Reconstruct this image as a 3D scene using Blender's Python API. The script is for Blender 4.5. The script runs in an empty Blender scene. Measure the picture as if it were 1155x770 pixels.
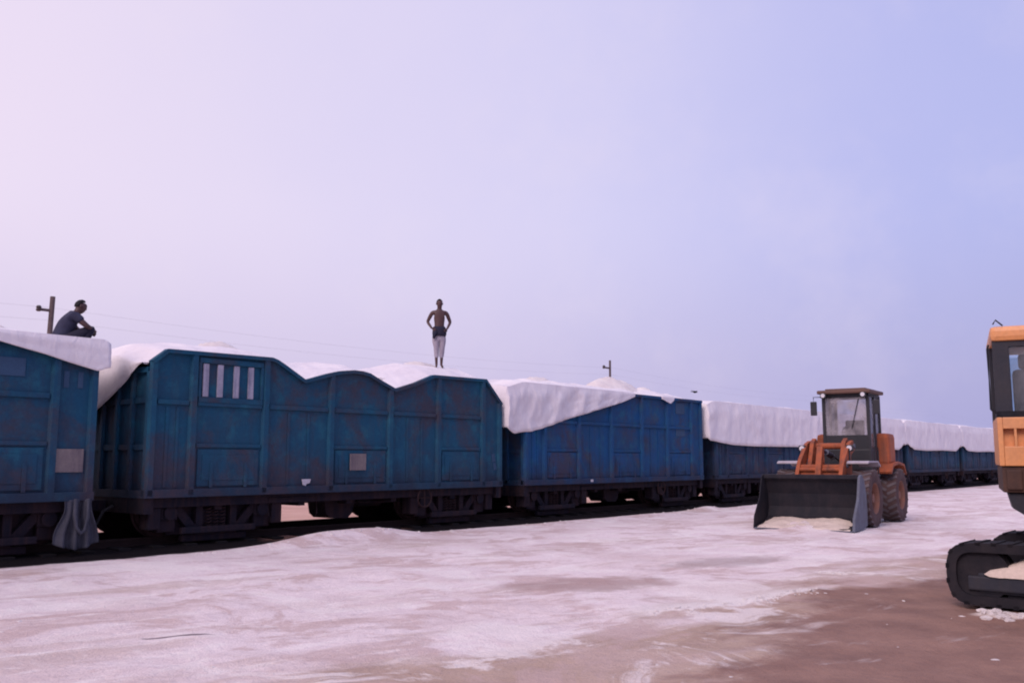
import bpy, bmesh, math, random
from mathutils import Vector, Matrix, noise as mnoise
random.seed(7)
PI = math.pi
scene = bpy.context.scene
COL = scene.collection

# ------------------------------------------------------------------ frame of the railway line
A = 0.700202                      # bearing of the line from the camera's forward direction
U = Vector((math.sin(A), math.cos(A), 0)); N = Vector((-math.cos(A), math.sin(A), 0))
DIST = 15.753                     # distance of the wagons' near side
ROT = PI/2 - A
L, PITCH, W = 9.78, 10.71, 3.05
S2 = 8.545
RIM = 3.72

def at(s, t, z=0.0):
    v = U*s + N*(DIST+t); return Vector((v.x, v.y, z))

def n3(x, y, z=0.0): return mnoise.noise(Vector((x, y, z)))
def fbm(x, y, z=0.0, o=4):
    a, f, r = 1.0, 1.0, 0.0
    for _ in range(o):
        r += a*n3(x*f, y*f, z*f+_*3.7); a *= .5; f *= 2.03
    return r
def interp(x, pts):
    if x <= pts[0][0]: return pts[0][1]
    for (a, b), (c, d) in zip(pts, pts[1:]):
        if x <= c:
            return b + (d-b)*(x-a)/(c-a)
    return pts[-1][1]
def smooth_interp(x, pts):
    return (interp(x-.05, pts)+interp(x, pts)*2+interp(x+.05, pts))/4
def sstep(a, b, x):
    t = max(0, min(1, (x-a)/(b-a))); return t*t*(3-2*t)

# ------------------------------------------------------------------ materials
def new_mat(name):
    m = bpy.data.materials.new(name); m.use_nodes = True
    nt = m.node_tree
    return m, nt, nt.nodes['Principled BSDF']
def nd(nt, typ, **kw):
    n = nt.nodes.new(typ)
    for k, v in kw.items():
        if k == 'op': n.operation = v
        elif k == 'blend': n.blend_type = v
        elif hasattr(n, k) and not k.startswith('i_'): setattr(n, k, v)
    return n
def noise_node(nt, vec, scale, detail=5, rough=.6, dist=0):
    n = nt.nodes.new('ShaderNodeTexNoise')
    n.inputs['Scale'].default_value = scale; n.inputs['Detail'].default_value = detail
    n.inputs['Roughness'].default_value = rough; n.inputs['Distortion'].default_value = dist
    nt.links.new(vec, n.inputs['Vector']); return n.outputs['Fac']
def ramp(nt, fac, stops):
    r = nt.nodes.new('ShaderNodeValToRGB')
    while len(r.color_ramp.elements) < len(stops): r.color_ramp.elements.new(.5)
    for e, (p, c) in zip(r.color_ramp.elements, stops):
        e.position = p; e.color = (c if isinstance(c, (tuple, list)) else (c, c, c)) + ((1,) if isinstance(c, (tuple, list)) else ()) if isinstance(c, tuple) else (c, c, c, 1)
    nt.links.new(fac, r.inputs['Fac']); return r.outputs['Color']
def mix(nt, fac, a, b, blend='MIX'):
    m = nt.nodes.new('ShaderNodeMix'); m.data_type = 'RGBA'; m.blend_type = blend
    for sock, v in ((m.inputs[0], fac), (m.inputs[6], a), (m.inputs[7], b)):
        if hasattr(v, 'links') or isinstance(v, bpy.types.NodeSocket): nt.links.new(v, sock)
        elif isinstance(v, tuple): sock.default_value = v + (1,)
        else: sock.default_value = v
    return m.outputs[2]
def math_(nt, op, a, b=0.0, c=None, clamp=False):
    m = nt.nodes.new('ShaderNodeMath'); m.operation = op; m.use_clamp = clamp
    for i, v in enumerate((a, b) if c is None else (a, b, c)):
        if isinstance(v, bpy.types.NodeSocket): nt.links.new(v, m.inputs[i])
        else: m.inputs[i].default_value = v
    return m.outputs[0]
def maprange(nt, v, a, b, c=0, d=1, smooth=True):
    m = nt.nodes.new('ShaderNodeMapRange'); m.interpolation_type = 'SMOOTHSTEP' if smooth else 'LINEAR'
    nt.links.new(v, m.inputs[0])
    for i, x in zip((1, 2, 3, 4), (a, b, c, d)): m.inputs[i].default_value = x
    return m.outputs[0]
def bump(nt, bsdf, h, strength=.3, dist=.02):
    b = nt.nodes.new('ShaderNodeBump'); b.inputs['Strength'].default_value = strength; b.inputs['Distance'].default_value = dist
    nt.links.new(h, b.inputs['Height']); nt.links.new(b.outputs[0], bsdf.inputs['Normal'])
def objvec(nt, scale=(1, 1, 1), rnd=True):
    tc = nt.nodes.new('ShaderNodeTexCoord'); mp = nt.nodes.new('ShaderNodeMapping')
    mp.inputs['Scale'].default_value = scale
    nt.links.new(tc.outputs['Object'], mp.inputs['Vector'])
    if rnd:
        oi = nt.nodes.new('ShaderNodeObjectInfo')
        s = math_(nt, 'MULTIPLY', oi.outputs['Random'], 37.0)
        cb = nt.nodes.new('ShaderNodeCombineXYZ'); nt.links.new(s, cb.inputs[0]); nt.links.new(s, cb.inputs[2])
        nt.links.new(cb.outputs[0], mp.inputs['Location'])
    return mp.outputs[0]

def worn_mat(name, base, dirt, amount=.5, rough=.6, metal=0.0, scale=3.0, objcol=False, streak=True, rust=None, bump_s=.15):
    m, nt, b = new_mat(name)
    v = objvec(nt)
    base_s = base
    if objcol:
        oi = nt.nodes.new('ShaderNodeObjectInfo'); base_s = oi.outputs['Color']
    n1 = noise_node(nt, v, scale, 6, .65)
    c = mix(nt, ramp(nt, n1, [(.38, 0.0), (.68, 1.0)]), base_s, mix(nt, .55, base_s, dirt) if True else dirt)
    if streak:
        n2 = noise_node(nt, objvec(nt, (3.2, 3.2, .28)), 2.2, 5, .6)
        f = math_(nt, 'MULTIPLY', ramp(nt, n2, [(.48, 0.0), (.72, 1.0)]), amount)
        c = mix(nt, f, c, dirt)
    if rust:
        n4 = noise_node(nt, v, scale*.55, 7, .7, .4)
        c = mix(nt, math_(nt, 'MULTIPLY', ramp(nt, n4, [(.56, 0.0), (.66, 1.0)]), .75), c, rust)
    n3_ = noise_node(nt, v, scale*9, 4, .6)
    c = mix(nt, .25, c, ramp(nt, n3_, [(.3, .35), (.7, 1.0)]), 'MULTIPLY')
    nt.links.new(c, b.inputs['Base Color'])
    b.inputs['Roughness'].default_value = rough; b.inputs['Metallic'].default_value = metal; b.inputs['Specular IOR Level'].default_value = .2 if rough > .55 else .5
    bump(nt, b, n3_, bump_s, .01)
    return m

M = {}
def wagon_paint():
    m, nt, b = new_mat('wagon_paint')
    oi = nt.nodes.new('ShaderNodeObjectInfo'); base = oi.outputs['Color']
    v = objvec(nt)
    n1 = noise_node(nt, v, 1.1, 6, .65)
    c = mix(nt, ramp(nt, n1, [(.38, 0.0), (.66, 1.0)]), base, mix(nt, .5, base, (.018, .04, .075)))
    # vertical washed-down streaks
    n2 = noise_node(nt, objvec(nt, (3.0, 3.0, .22)), 2.0, 5, .6)
    c = mix(nt, math_(nt, 'MULTIPLY', ramp(nt, n2, [(.46, 0.0), (.74, 1.0)]), .45), c, (.03, .045, .075))
    # bleached wear
    n5 = noise_node(nt, v, 2.6, 6, .7)
    c = mix(nt, math_(nt, 'MULTIPLY', ramp(nt, n5, [(.50, 0.0), (.70, 1.0)]), .5), c, (.018, .135, .195))
    # brown grime creeping up from the sole of the body
    tc = nt.nodes.new('ShaderNodeTexCoord'); sp = nt.nodes.new('ShaderNodeSeparateXYZ'); nt.links.new(tc.outputs['Object'], sp.inputs[0])
    n6 = noise_node(nt, objvec(nt, (1, 1, .6)), 1.3, 5, .65)
    zz = math_(nt, 'ADD', sp.outputs[2], math_(nt, 'MULTIPLY', n6, -2.2))
    c = mix(nt, maprange(nt, zz, .75, -.25, 0, .75), c, (.016, .018, .036))
    n4 = noise_node(nt, v, .55, 7, .72, .3)
    c = mix(nt, math_(nt, 'MULTIPLY', ramp(nt, n4, [(.50, 0.0), (.62, 1.0)]), .65), c, (.055, .036, .046))
    n3_ = noise_node(nt, v, 24, 4, .6)
    c = mix(nt, .3, c, ramp(nt, n3_, [(.3, .4), (.7, 1.0)]), 'MULTIPLY')
    nt.links.new(c, b.inputs['Base Color'])
    b.inputs['Roughness'].default_value = .75; b.inputs['Specular IOR Level'].default_value = .25
    n7 = noise_node(nt, v, 1.6, 3, .5)
    bump(nt, b, math_(nt, 'ADD', math_(nt, 'MULTIPLY', n7, 2.0), math_(nt, 'MULTIPLY', n3_, .2)), .35, .02)
    return m
M['paint'] = wagon_paint()
M['under'] = worn_mat('underframe_steel', (.008, .008, .017), (.04, .02, .021), .75, .85, 0, 2.5)
M['wheel'] = worn_mat('rusty_wheel_steel', (.022, .011, .014), (.04, .02, .02), .5, .8, 0, 3, streak=False)
M['rail'] = worn_mat('rail_steel', (.022, .012, .011), (.012, .007, .007), .4, .8, 0, 4, streak=False)
M['sleeper'] = worn_mat('sleeper_concrete', (.009, .0075, .009), (.006, .005, .006), .5, .9, 0, 3, streak=False)
M['plate'] = worn_mat('faded_plate', (.22, .185, .18), (.09, .075, .10), .8, .7, 0, 4)
M['whitemark'] = worn_mat('white_mark', (.55, .54, .6), (.3, .28, .32), .4, .7, 0, 6)
M['slat'] = worn_mat('faded_slat', (.40, .39, .48), (.10, .11, .18), .8, .7, 0, 3)
M['patch'] = worn_mat('faded_patch', (.04, .085, .16), (.03, .06, .11), .5, .7, 0, 4)
M['greysheet'] = worn_mat('grey_sheet', (.055, .058, .08), (.022, .024, .036), .6, .7, 0, 3)
M['rubber'] = worn_mat('rubber', (.02, .02, .024), (.05, .045, .045), .4, .8, 0, 5)
M['orange'] = worn_mat('orange_paint', (.40, .105, .042), (.13, .06, .045), .75, .6, 0, 3, rust=(.12, .05, .04))
M['orange_x'] = worn_mat('bright_orange_paint', (.78, .34, .125), (.54, .26, .13), .3, .45, 0, 2.5)
M['roof'] = worn_mat('dusty_orange_roof', (.16, .09, .07), (.10, .065, .06), .4, .6, 0, 3)
M['rim'] = worn_mat('dusty_rim', (.24, .11, .075), (.15, .10, .09), .5, .7, 0, 4, streak=False)
M['brownbase'] = worn_mat('dusty_brown_paint', (.10, .055, .042), (.05, .035, .035), .6, .75, 0, 4)
M['bucket'] = worn_mat('bucket_steel', (.014, .015, .022), (.035, .028, .034), .6, .7, 0, 2.5)
M['blade'] = worn_mat('worn_steel', (.12, .135, .18), (.07, .065, .08), .5, .6, 0, 3)
M['black'] = worn_mat('black_paint', (.008, .011, .018), (.022, .020, .026), .4, .55, 0, 3)
M['darkgrey'] = worn_mat('dark_grey_paint', (.028, .032, .045), (.05, .045, .05), .5, .6, 0, 3)
M['tyre'] = worn_mat('dusty_tyre', (.075, .045, .045), (.13, .095, .095), .6, .9, 0, 3, streak=False)
M['tread'] = worn_mat('salt_dusted_tread', (.10, .085, .095), (.17, .145, .155), .6, .9, 0, 3.5, streak=False)
M['fender'] = worn_mat('salted_fender', (.45, .42, .47), (.3, .26, .28), .4, .7, 0, 3)
M['trackshoe'] = worn_mat('track_steel', (.014, .014, .020), (.04, .033, .037), .5, .8, 0, 4, streak=False)
M['wood'] = worn_mat('weathered_wood', (.17, .13, .13), (.08, .065, .07), .5, .9, 0, 5)
M['insul'] = worn_mat('dark_ceramic', (.06, .05, .055), (.1, .08, .08), .3, .4, 0, 5, streak=False)
M['wire'] = worn_mat('wire_metal', (.16, .15, .17), (.1, .1, .1), .2, .6, .5, 5, streak=False)
M['skin'] = worn_mat('dark_skin', (.075, .034, .034), (.045, .021, .023), .2, .55, 0, 6, streak=False, bump_s=.05)
M['hair'] = worn_mat('black_hair', (.012, .011, .014), (.02, .018, .02), .3, .7, 0, 20, streak=False)
M['darkcloth'] = worn_mat('dark_cloth', (.022, .024, .045), (.035, .03, .05), .4, .9, 0, 6)
M['greycloth'] = worn_mat('grey_blue_cloth', (.045, .048, .085), (.022, .022, .042), .4, .9, 0, 6)
M['palecloth'] = worn_mat('pale_cloth', (.40, .37, .43), (.24, .2, .25), .5, .9, 0, 5)
M['lamp'] = worn_mat('lamp_lens', (.7, .7, .75), (.5, .5, .55), .2, .2, 0, 5, streak=False)
M['seat'] = worn_mat('seat_vinyl', (.03, .03, .038), (.05, .05, .055), .3, .6, 0, 6, streak=False)
M['salmon'] = None

def glass_mat(name, tint, dust=(.12, .5)):
    m, nt, b = new_mat(name)
    out = nt.nodes['Material Output']
    tr = nt.nodes.new('ShaderNodeBsdfTransparent'); tr.inputs[0].default_value = tint + (1,)
    gl = nt.nodes.new('ShaderNodeBsdfGlossy'); gl.inputs['Roughness'].default_value = .08
    dif = nt.nodes.new('ShaderNodeBsdfDiffuse'); dif.inputs[0].default_value = (.5, .47, .5, 1)
    nv = noise_node(nt, objvec(nt), 2.2, 5, .6)
    m0 = nt.nodes.new('ShaderNodeMixShader'); nt.links.new(maprange(nt, nv, .35, .7, *dust), m0.inputs[0])
    nt.links.new(tr.outputs[0], m0.inputs[1]); nt.links.new(dif.outputs[0], m0.inputs[2])
    m1 = nt.nodes.new('ShaderNodeMixShader'); fr = nt.nodes.new('ShaderNodeFresnel'); fr.inputs[0].default_value = 1.45
    nt.links.new(fr.outputs[0], m1.inputs[0])
    nt.links.new(m0.outputs[0], m1.inputs[1]); nt.links.new(gl.outputs[0], m1.inputs[2])
    nt.links.new(m1.outputs[0], out.inputs['Surface'])
    return m
M['glass'] = glass_mat('cab_glass', (.95, .95, .97))
M['clearglass'] = glass_mat('clear_cab_glass', (.80, .90, .95), dust=(.0, .16))
M['darkglass'] = glass_mat('tinted_glass', (.35, .42, .5))

def tarp_mat():
    m, nt, b = new_mat('white_tarpaulin')
    v = objvec(nt)
    n1 = noise_node(nt, v, .7, 6, .6)
    c = mix(nt, ramp(nt, n1, [(.4, 0.0), (.7, 1.0)]), (.78, .745, .76), (.67, .63, .67))
    n2 = noise_node(nt, objvec(nt, (2.6, 2.6, .5)), 1.3, 5, .6)
    c = mix(nt, math_(nt, 'MULTIPLY', ramp(nt, n2, [(.5, 0.0), (.75, 1.0)]), .35), c, (.5, .46, .5))
    nt.links.new(c, b.inputs['Base Color']); b.inputs['Roughness'].default_value = .6
    w = noise_node(nt, objvec(nt, (1.6, 1.6, .8)), 2.4, 5, .55, 1.2)
    f = noise_node(nt, v, 14, 3, .5)
    bump(nt, b, math_(nt, 'ADD', w, math_(nt, 'MULTIPLY', f, .08)), .45, .06)
    return m
M['tarp'] = tarp_mat()
def salt_mat():
    m, nt, b = new_mat('salt')
    v = objvec(nt)
    n1 = noise_node(nt, v, 2.0, 6, .65)
    c = mix(nt, ramp(nt, n1, [(.4, 0.0), (.7, 1.0)]), (.80, .755, .735), (.66, .59, .58))
    nt.links.new(c, b.inputs['Base Color']); b.inputs['Roughness'].default_value = .85
    n2 = noise_node(nt, v, 22, 5, .7)
    bump(nt, b, n2, .9, .05)
    return m
M['salt'] = salt_mat()
M['creamsalt'] = worn_mat('soiled_salt', (.70, .60, .52), (.46, .37, .32), .5, .9, 0, 3, streak=False, bump_s=.5)

def ground_mat():
    m, nt, b = new_mat('salty_ground')
    g = nt.nodes.new('ShaderNodeNewGeometry'); pos = g.outputs['Position']
    sp = nt.nodes.new('ShaderNodeSeparateXYZ'); nt.links.new(pos, sp.inputs[0])
    X, Y = sp.outputs[0], sp.outputs[1]
    def line(ax, ay, bx, by):   # signed distance, positive on the right of a->b
        dx, dy = bx-ax, by-ay; l = math.hypot(dx, dy); nx, ny = dy/l, -dx/l
        return math_(nt, 'ADD', math_(nt, 'ADD', math_(nt, 'MULTIPLY', X, nx), math_(nt, 'MULTIPLY', Y, ny)), -(ax*nx+ay*ny))
    # streak coordinates run with the wheel tracks (roughly along the line)
    mp = nt.nodes.new('ShaderNodeMapping'); mp.vector_type = 'POINT'
    mp.inputs['Rotation'].default_value = (0, 0, -(ROT-.22)); nt.links.new(pos, mp.inputs['Vector'])
    mp2 = nt.nodes.new('ShaderNodeMapping'); mp2.inputs['Scale'].default_value = (.27, 1.0, 1); nt.links.new(mp.outputs[0], mp2.inputs['Vector'])
    st = mp2.outputs[0]
    big = noise_node(nt, pos, .35, 5, .6)
    med = noise_node(nt, pos, 1.3, 6, .65)
    fine = noise_node(nt, pos, 9, 5, .7)
    grit = noise_node(nt, pos, 55, 3, .7)
    s1 = noise_node(nt, st, .9, 6, .6, .3)
    s2 = noise_node(nt, st, 2.7, 6, .65, .2)
    salt = mix(nt, ramp(nt, fine, [(.35, 0.0), (.7, 1.0)]), (.87, .765, .755), (.77, .66, .655))
    crust = (.89, .82, .79)
    tan = mix(nt, ramp(nt, med, [(.35, 0.0), (.7, 1.0)]), (.53, .39, .305), (.41, .29, .225))
    brown = mix(nt, ramp(nt, med, [(.35, 0.0), (.68, 1.0)]), (.34, .20, .15), (.22, .122, .095))
    # mid-tone soil in front and right of the salt
    wob = math_(nt, 'ADD', math_(nt, 'MULTIPLY', math_(nt, 'ADD', s1, -.5), 5.2), math_(nt, 'MULTIPLY', math_(nt, 'ADD', med, -.5), 1.6))
    d1 = math_(nt, 'ADD', line(-2.1, 6.9, 1.55, 10.4), wob)
    d1b = math_(nt, 'ADD', line(1.5, 10.3, 9.0, 18.2), wob)
    f1 = maprange(nt, math_(nt, 'MINIMUM', d1, math_(nt, 'ADD', d1b, .3)), -.9, .7)
    c = mix(nt, f1, salt, tan)
    # streaks of dirt showing through the salt, bright crust between
    dirt = math_(nt, 'MULTIPLY', maprange(nt, s1, .50, .68), .55)
    c = mix(nt, dirt, c, tan)
    c = mix(nt, math_(nt, 'MULTIPLY', maprange(nt, s2, .54, .68), .4), c, (.55, .43, .42))
    pat = noise_node(nt, pos, .62, 7, .68, .8)
    c = mix(nt, math_(nt, 'MULTIPLY', maprange(nt, pat, .51, .60), .7), c, (.56, .41, .375))
    c = mix(nt, math_(nt, 'MULTIPLY', maprange(nt, pat, .47, .40), .75), c, (.89, .82, .785))
    c = mix(nt, math_(nt, 'MULTIPLY', maprange(nt, big, .46, .64), .42), c, (.60, .455, .43))
    br = math_(nt, 'MULTIPLY', maprange(nt, s2, .46, .34), math_(nt, 'SUBTRACT', 1.0, f1))
    c = mix(nt, math_(nt, 'MULTIPLY', br, .75), c, crust)
    # brown patch in the middle of the salt
    def blob(cx, cy, rx, ry, rot):
        co, si = math.cos(rot), math.sin(rot)
        ax = math_(nt, 'ADD', X, -cx); ay = math_(nt, 'ADD', Y, -cy)
        u = math_(nt, 'ADD', math_(nt, 'MULTIPLY', ax, co/rx), math_(nt, 'MULTIPLY', ay, si/rx))
        v = math_(nt, 'ADD', math_(nt, 'MULTIPLY', ax, -si/ry), math_(nt, 'MULTIPLY', ay, co/ry))
        r = math_(nt, 'ADD', math_(nt, 'MULTIPLY', u, u), math_(nt, 'MULTIPLY', v, v))
        r = math_(nt, 'ADD', r, math_(nt, 'MULTIPLY', math_(nt, 'ADD', med, -.5), 2.4))
        return maprange(nt, r, 1.25, .25)
    c = mix(nt, math_(nt, 'MULTIPLY', blob(1.0, 12.7, 1.5, .75, .5), .75), c, (.42, .29, .26))
    c = mix(nt, math_(nt, 'MULTIPLY', blob(3.6, 15.6, 1.5, .5, .6), .6), c, (.40, .32, .31))
    c = mix(nt, math_(nt, 'MULTIPLY', blob(-3.2, 9.1, .35, .05, .2), .9), c, (.16, .12, .13))
    # bright broken crust along the edge of the salt
    ux, uy = 2.4/3.03, 1.85/3.03
    al = math_(nt, 'ADD', math_(nt, 'MULTIPLY', math_(nt, 'ADD', X, -1.5), ux), math_(nt, 'MULTIPLY', math_(nt, 'ADD', Y, -10.25), uy))
    pe = math_(nt, 'ADD', math_(nt, 'ADD', math_(nt, 'MULTIPLY', math_(nt, 'ADD', X, -1.5), uy), math_(nt, 'MULTIPLY', math_(nt, 'ADD', Y, -10.25), -ux)), math_(nt, 'MULTIPLY', math_(nt, 'ADD', med, -.5), .5))
    band = math_(nt, 'MULTIPLY', math_(nt, 'MULTIPLY', maprange(nt, pe, -.75, -.05), maprange(nt, pe, .10, .04)), math_(nt, 'MULTIPLY', maprange(nt, al, -.3, .2), maprange(nt, al, 3.6, 2.6)))
    # dark brown road at the lower right
    d2 = math_(nt, 'MINIMUM', math_(nt, 'ADD', line(1.1, 6.8, 4.3, 12.4), wob), math_(nt, 'ADD', line(4.3, 12.4, 9.5, 15.2), math_(nt, 'MULTIPLY', wob, .7)))
    c = mix(nt, maprange(nt, d2, -.5, .6), c, brown)
    c = mix(nt, math_(nt, 'MULTIPLY', math_(nt, 'MULTIPLY', maprange(nt, d2, -.2, .5), maprange(nt, s2, .6, .7)), .55), c, (.52, .43, .40))
    c = mix(nt, math_(nt, 'MULTIPLY', band, .9), c, (.86, .80, .765))
    c = mix(nt, math_(nt, 'MULTIPLY', blob(5.2, 10.1, .33, .16, -.6), .85), c, (.84, .76, .70))
    c = mix(nt, math_(nt, 'MULTIPLY', blob(4.75, 13.95, .30, .14, .3), .8), c, (.84, .76, .70))
    # the far side of the line: reddish dry soil
    t = math_(nt, 'ADD', math_(nt, 'ADD', math_(nt, 'MULTIPLY', X, N.x), math_(nt, 'MULTIPLY', Y, N.y)), -DIST)
    soil = mix(nt, ramp(nt, big, [(.35, 0.0), (.7, 1.0)]), (.66, .42, .33), (.52, .30, .23))
    c = mix(nt, maprange(nt, t, .6, 1.0), c, soil)
    # under-train shade painted into the ground colour as a near-black strip
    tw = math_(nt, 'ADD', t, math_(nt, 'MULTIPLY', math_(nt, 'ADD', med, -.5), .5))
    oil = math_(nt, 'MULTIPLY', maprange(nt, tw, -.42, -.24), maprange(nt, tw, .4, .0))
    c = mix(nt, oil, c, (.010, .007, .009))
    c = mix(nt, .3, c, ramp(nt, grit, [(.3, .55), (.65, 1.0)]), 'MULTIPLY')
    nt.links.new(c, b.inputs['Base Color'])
    b.inputs['Roughness'].default_value = .88
    h = math_(nt, 'ADD', math_(nt, 'MULTIPLY', fine, .7), math_(nt, 'ADD', math_(nt, 'MULTIPLY', s2, .9), math_(nt, 'MULTIPLY', grit, .25)))
    bump(nt, b, h, .85, .06)
    return m
M['ground'] = ground_mat()
def ballast_mat():
    m, nt, b = new_mat('painted_shade_ballast')
    g = nt.nodes.new('ShaderNodeNewGeometry'); sp = nt.nodes.new('ShaderNodeSeparateXYZ'); nt.links.new(g.outputs['Position'], sp.inputs[0])
    tt = math_(nt, 'ADD', math_(nt, 'ADD', math_(nt, 'MULTIPLY', sp.outputs[0], N.x), math_(nt, 'MULTIPLY', sp.outputs[1], N.y)), -DIST)
    n1 = noise_node(nt, g.outputs['Position'], 1.2, 6, .65); n2 = noise_node(nt, g.outputs['Position'], 16, 4, .7)
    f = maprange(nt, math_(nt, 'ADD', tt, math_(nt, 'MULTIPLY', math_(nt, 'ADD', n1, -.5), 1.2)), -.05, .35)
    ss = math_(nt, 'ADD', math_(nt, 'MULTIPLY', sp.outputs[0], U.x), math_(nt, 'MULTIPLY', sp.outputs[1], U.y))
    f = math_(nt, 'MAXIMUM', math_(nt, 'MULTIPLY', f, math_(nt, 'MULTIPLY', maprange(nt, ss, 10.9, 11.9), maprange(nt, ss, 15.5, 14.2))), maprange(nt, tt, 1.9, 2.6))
    c = mix(nt, f, mix(nt, n2, (.004, .0035, .005), (.012, .009, .010)), mix(nt, n1, (.26, .13, .10), (.40, .23, .18)))  # shade under the train painted near-black; brown at one stretch and far side
    nt.links.new(c, b.inputs['Base Color']); b.inputs['Roughness'].default_value = .95; b.inputs['Specular IOR Level'].default_value = .1
    bump(nt, b, n2, .8, .04); return m
M['ballast'] = ballast_mat()

# ------------------------------------------------------------------ object helpers
def link(o, parent=None):
    COL.objects.link(o)
    if parent: o.parent = parent
    return o
def tag(o, label=None, cat=None, group=None, kind=None):
    if label: o['label'] = label
    if cat: o['category'] = cat
    if group: o['group'] = group
    if kind: o['kind'] = kind
    return o
def thing(name, label, cat, loc=(0, 0, 0), rz=0, group=None):
    o = bpy.data.objects.new(name, None); o.location = loc; o.rotation_euler = (0, 0, rz); o.empty_display_size = .3
    link(o); return tag(o, label, cat, group)
def mesh_obj(name, bm, mat, parent=None, smooth=False, mats=None):
    bmesh.ops.recalc_face_normals(bm, faces=bm.faces)
    me = bpy.data.meshes.new(name); bm.to_mesh(me); bm.free()
    for m in (mats or [mat]): me.materials.append(m)
    if smooth:
        for p in me.polygons: p.use_smooth = True
        if smooth != 'all':
            try: me.set_sharp_from_angle(angle=math.radians(40))
            except Exception: pass
    o = bpy.data.objects.new(name, me)
    return link(o, parent)
def copy_tree(o, parent=None):
    c = o.copy(); COL.objects.link(c)
    if parent: c.parent = parent
    for ch in list(o.children): copy_tree(ch, c)
    return c

class MB:
    def __init__(self): self.bm = bmesh.new()
    def box(self, x0, x1, y0, y1, z0, z1, bev=0, mat=None, mi=0):
        g = bmesh.ops.create_cube(self.bm, size=1)
        vs = g['verts']
        mm = Matrix.Translation(((x0+x1)/2, (y0+y1)/2, (z0+z1)/2)) @ Matrix.Diagonal((abs(x1-x0), abs(y1-y0), abs(z1-z0), 1))
        if mat is not None: mm = mat @ mm
        bmesh.ops.transform(self.bm, matrix=mm, verts=vs)
        fs = list({f for v in vs for f in v.link_faces})
        for f in fs: f.material_index = mi
        if bev:
            es = list({e for v in vs for e in v.link_edges})
            bmesh.ops.bevel(self.bm, geom=es, offset=bev, segments=2, affect='EDGES', profile=.6)
        return self
    def prism(self, pts, axis, a, b, mi=0):
        """pts: outline in the two other axes, extruded along axis ('x','y','z') from a to b"""
        def P(p, q):
            if axis == 'x': return (q, p[0], p[1])
            if axis == 'y': return (p[0], q, p[1])
            return (p[0], p[1], q)
        va = [self.bm.verts.new(P(p, a)) for p in pts]; vb = [self.bm.verts.new(P(p, b)) for p in pts]
        n = len(pts); fs = []
        for i in range(n):
            fs.append(self.bm.faces.new((va[i], va[(i+1) % n], vb[(i+1) % n], vb[i])))
        fs.append(self.bm.faces.new(va)); fs.append(self.bm.faces.new(vb[::-1]))
        for f in fs: f.material_index = mi
        return self
    def cyl(self, p, q, r, r2=None, seg=16, mi=0):
        p, q = Vector(p), Vector(q); r2 = r if r2 is None else r2
        d = q-p; l = d.length
        g = bmesh.ops.create_cone(self.bm, cap_ends=True, segments=seg, radius1=r, radius2=r2, depth=l)
        mm = Matrix.Translation((p+q)/2) @ d.to_track_quat('Z', 'Y').to_matrix().to_4x4()
        bmesh.ops.transform(self.bm, matrix=mm, verts=g['verts'])
        for f in {f for v in g['verts'] for f in v.link_faces}: f.material_index = mi
        return self
    def tube(self, pts, r, seg=8):
        pts = [Vector(p) for p in pts]; rings = []
        for i, p in enumerate(pts):
            d = (pts[min(i+1, len(pts)-1)]-pts[max(i-1, 0)]).normalized()
            q = d.to_track_quat('Z', 'Y'); rr = r[i] if isinstance(r, (list, tuple)) else r
            rings.append([self.bm.verts.new(p + q @ Vector((rr*math.cos(2*PI*k/seg), rr*math.sin(2*PI*k/seg), 0))) for k in range(seg)])
        for a, b in zip(rings, rings[1:]):
            for k in range(seg): self.bm.faces.new((a[k], a[(k+1) % seg], b[(k+1) % seg], b[k]))
        self.bm.faces.new(rings[0][::-1]); self.bm.faces.new(rings[-1])
        return self
    def lathe(self, prof, centre, axis='y', seg=32, mi=0):
        """prof: (radius, offset along axis) closed loop"""
        cx, cy, cz = centre; rings = []
        for k in range(seg):
            a = 2*PI*k/seg; ring = []
            for r, o in prof:
                if axis == 'y': ring.append(self.bm.verts.new((cx+r*math.cos(a), cy+o, cz+r*math.sin(a))))
                elif axis == 'x': ring.append(self.bm.verts.new((cx+o, cy+r*math.cos(a), cz+r*math.sin(a))))
                else: ring.append(self.bm.verts.new((cx+r*math.cos(a), cy+r*math.sin(a), cz+o)))
            rings.append(ring)
        n = len(prof)
        for k in range(seg):
            a, b = rings[k], rings[(k+1) % seg]
            for i in range(n):
                j = (i+1) % n
                try:
                    f = self.bm.faces.new((a[i], a[j], b[j], b[i])); f.material_index = mi
                except ValueError: pass
        return self
    def ball(self, c, r, scale=(1, 1, 1), seg=12, mi=0):
        g = bmesh.ops.create_uvsphere(self.bm, u_segments=seg, v_segments=max(6, seg*2//3), radius=r)
        bmesh.ops.transform(self.bm, matrix=Matrix.Translation(c) @ Matrix.Diagonal((*scale, 1)), verts=g['verts'])
        for f in {f for v in g['verts'] for f in v.link_faces}: f.material_index = mi
        return self
    def build(self, name, mat, parent=None, smooth=False, mats=None):
        return mesh_obj(name, self.bm, mat, parent, smooth, mats)

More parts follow.
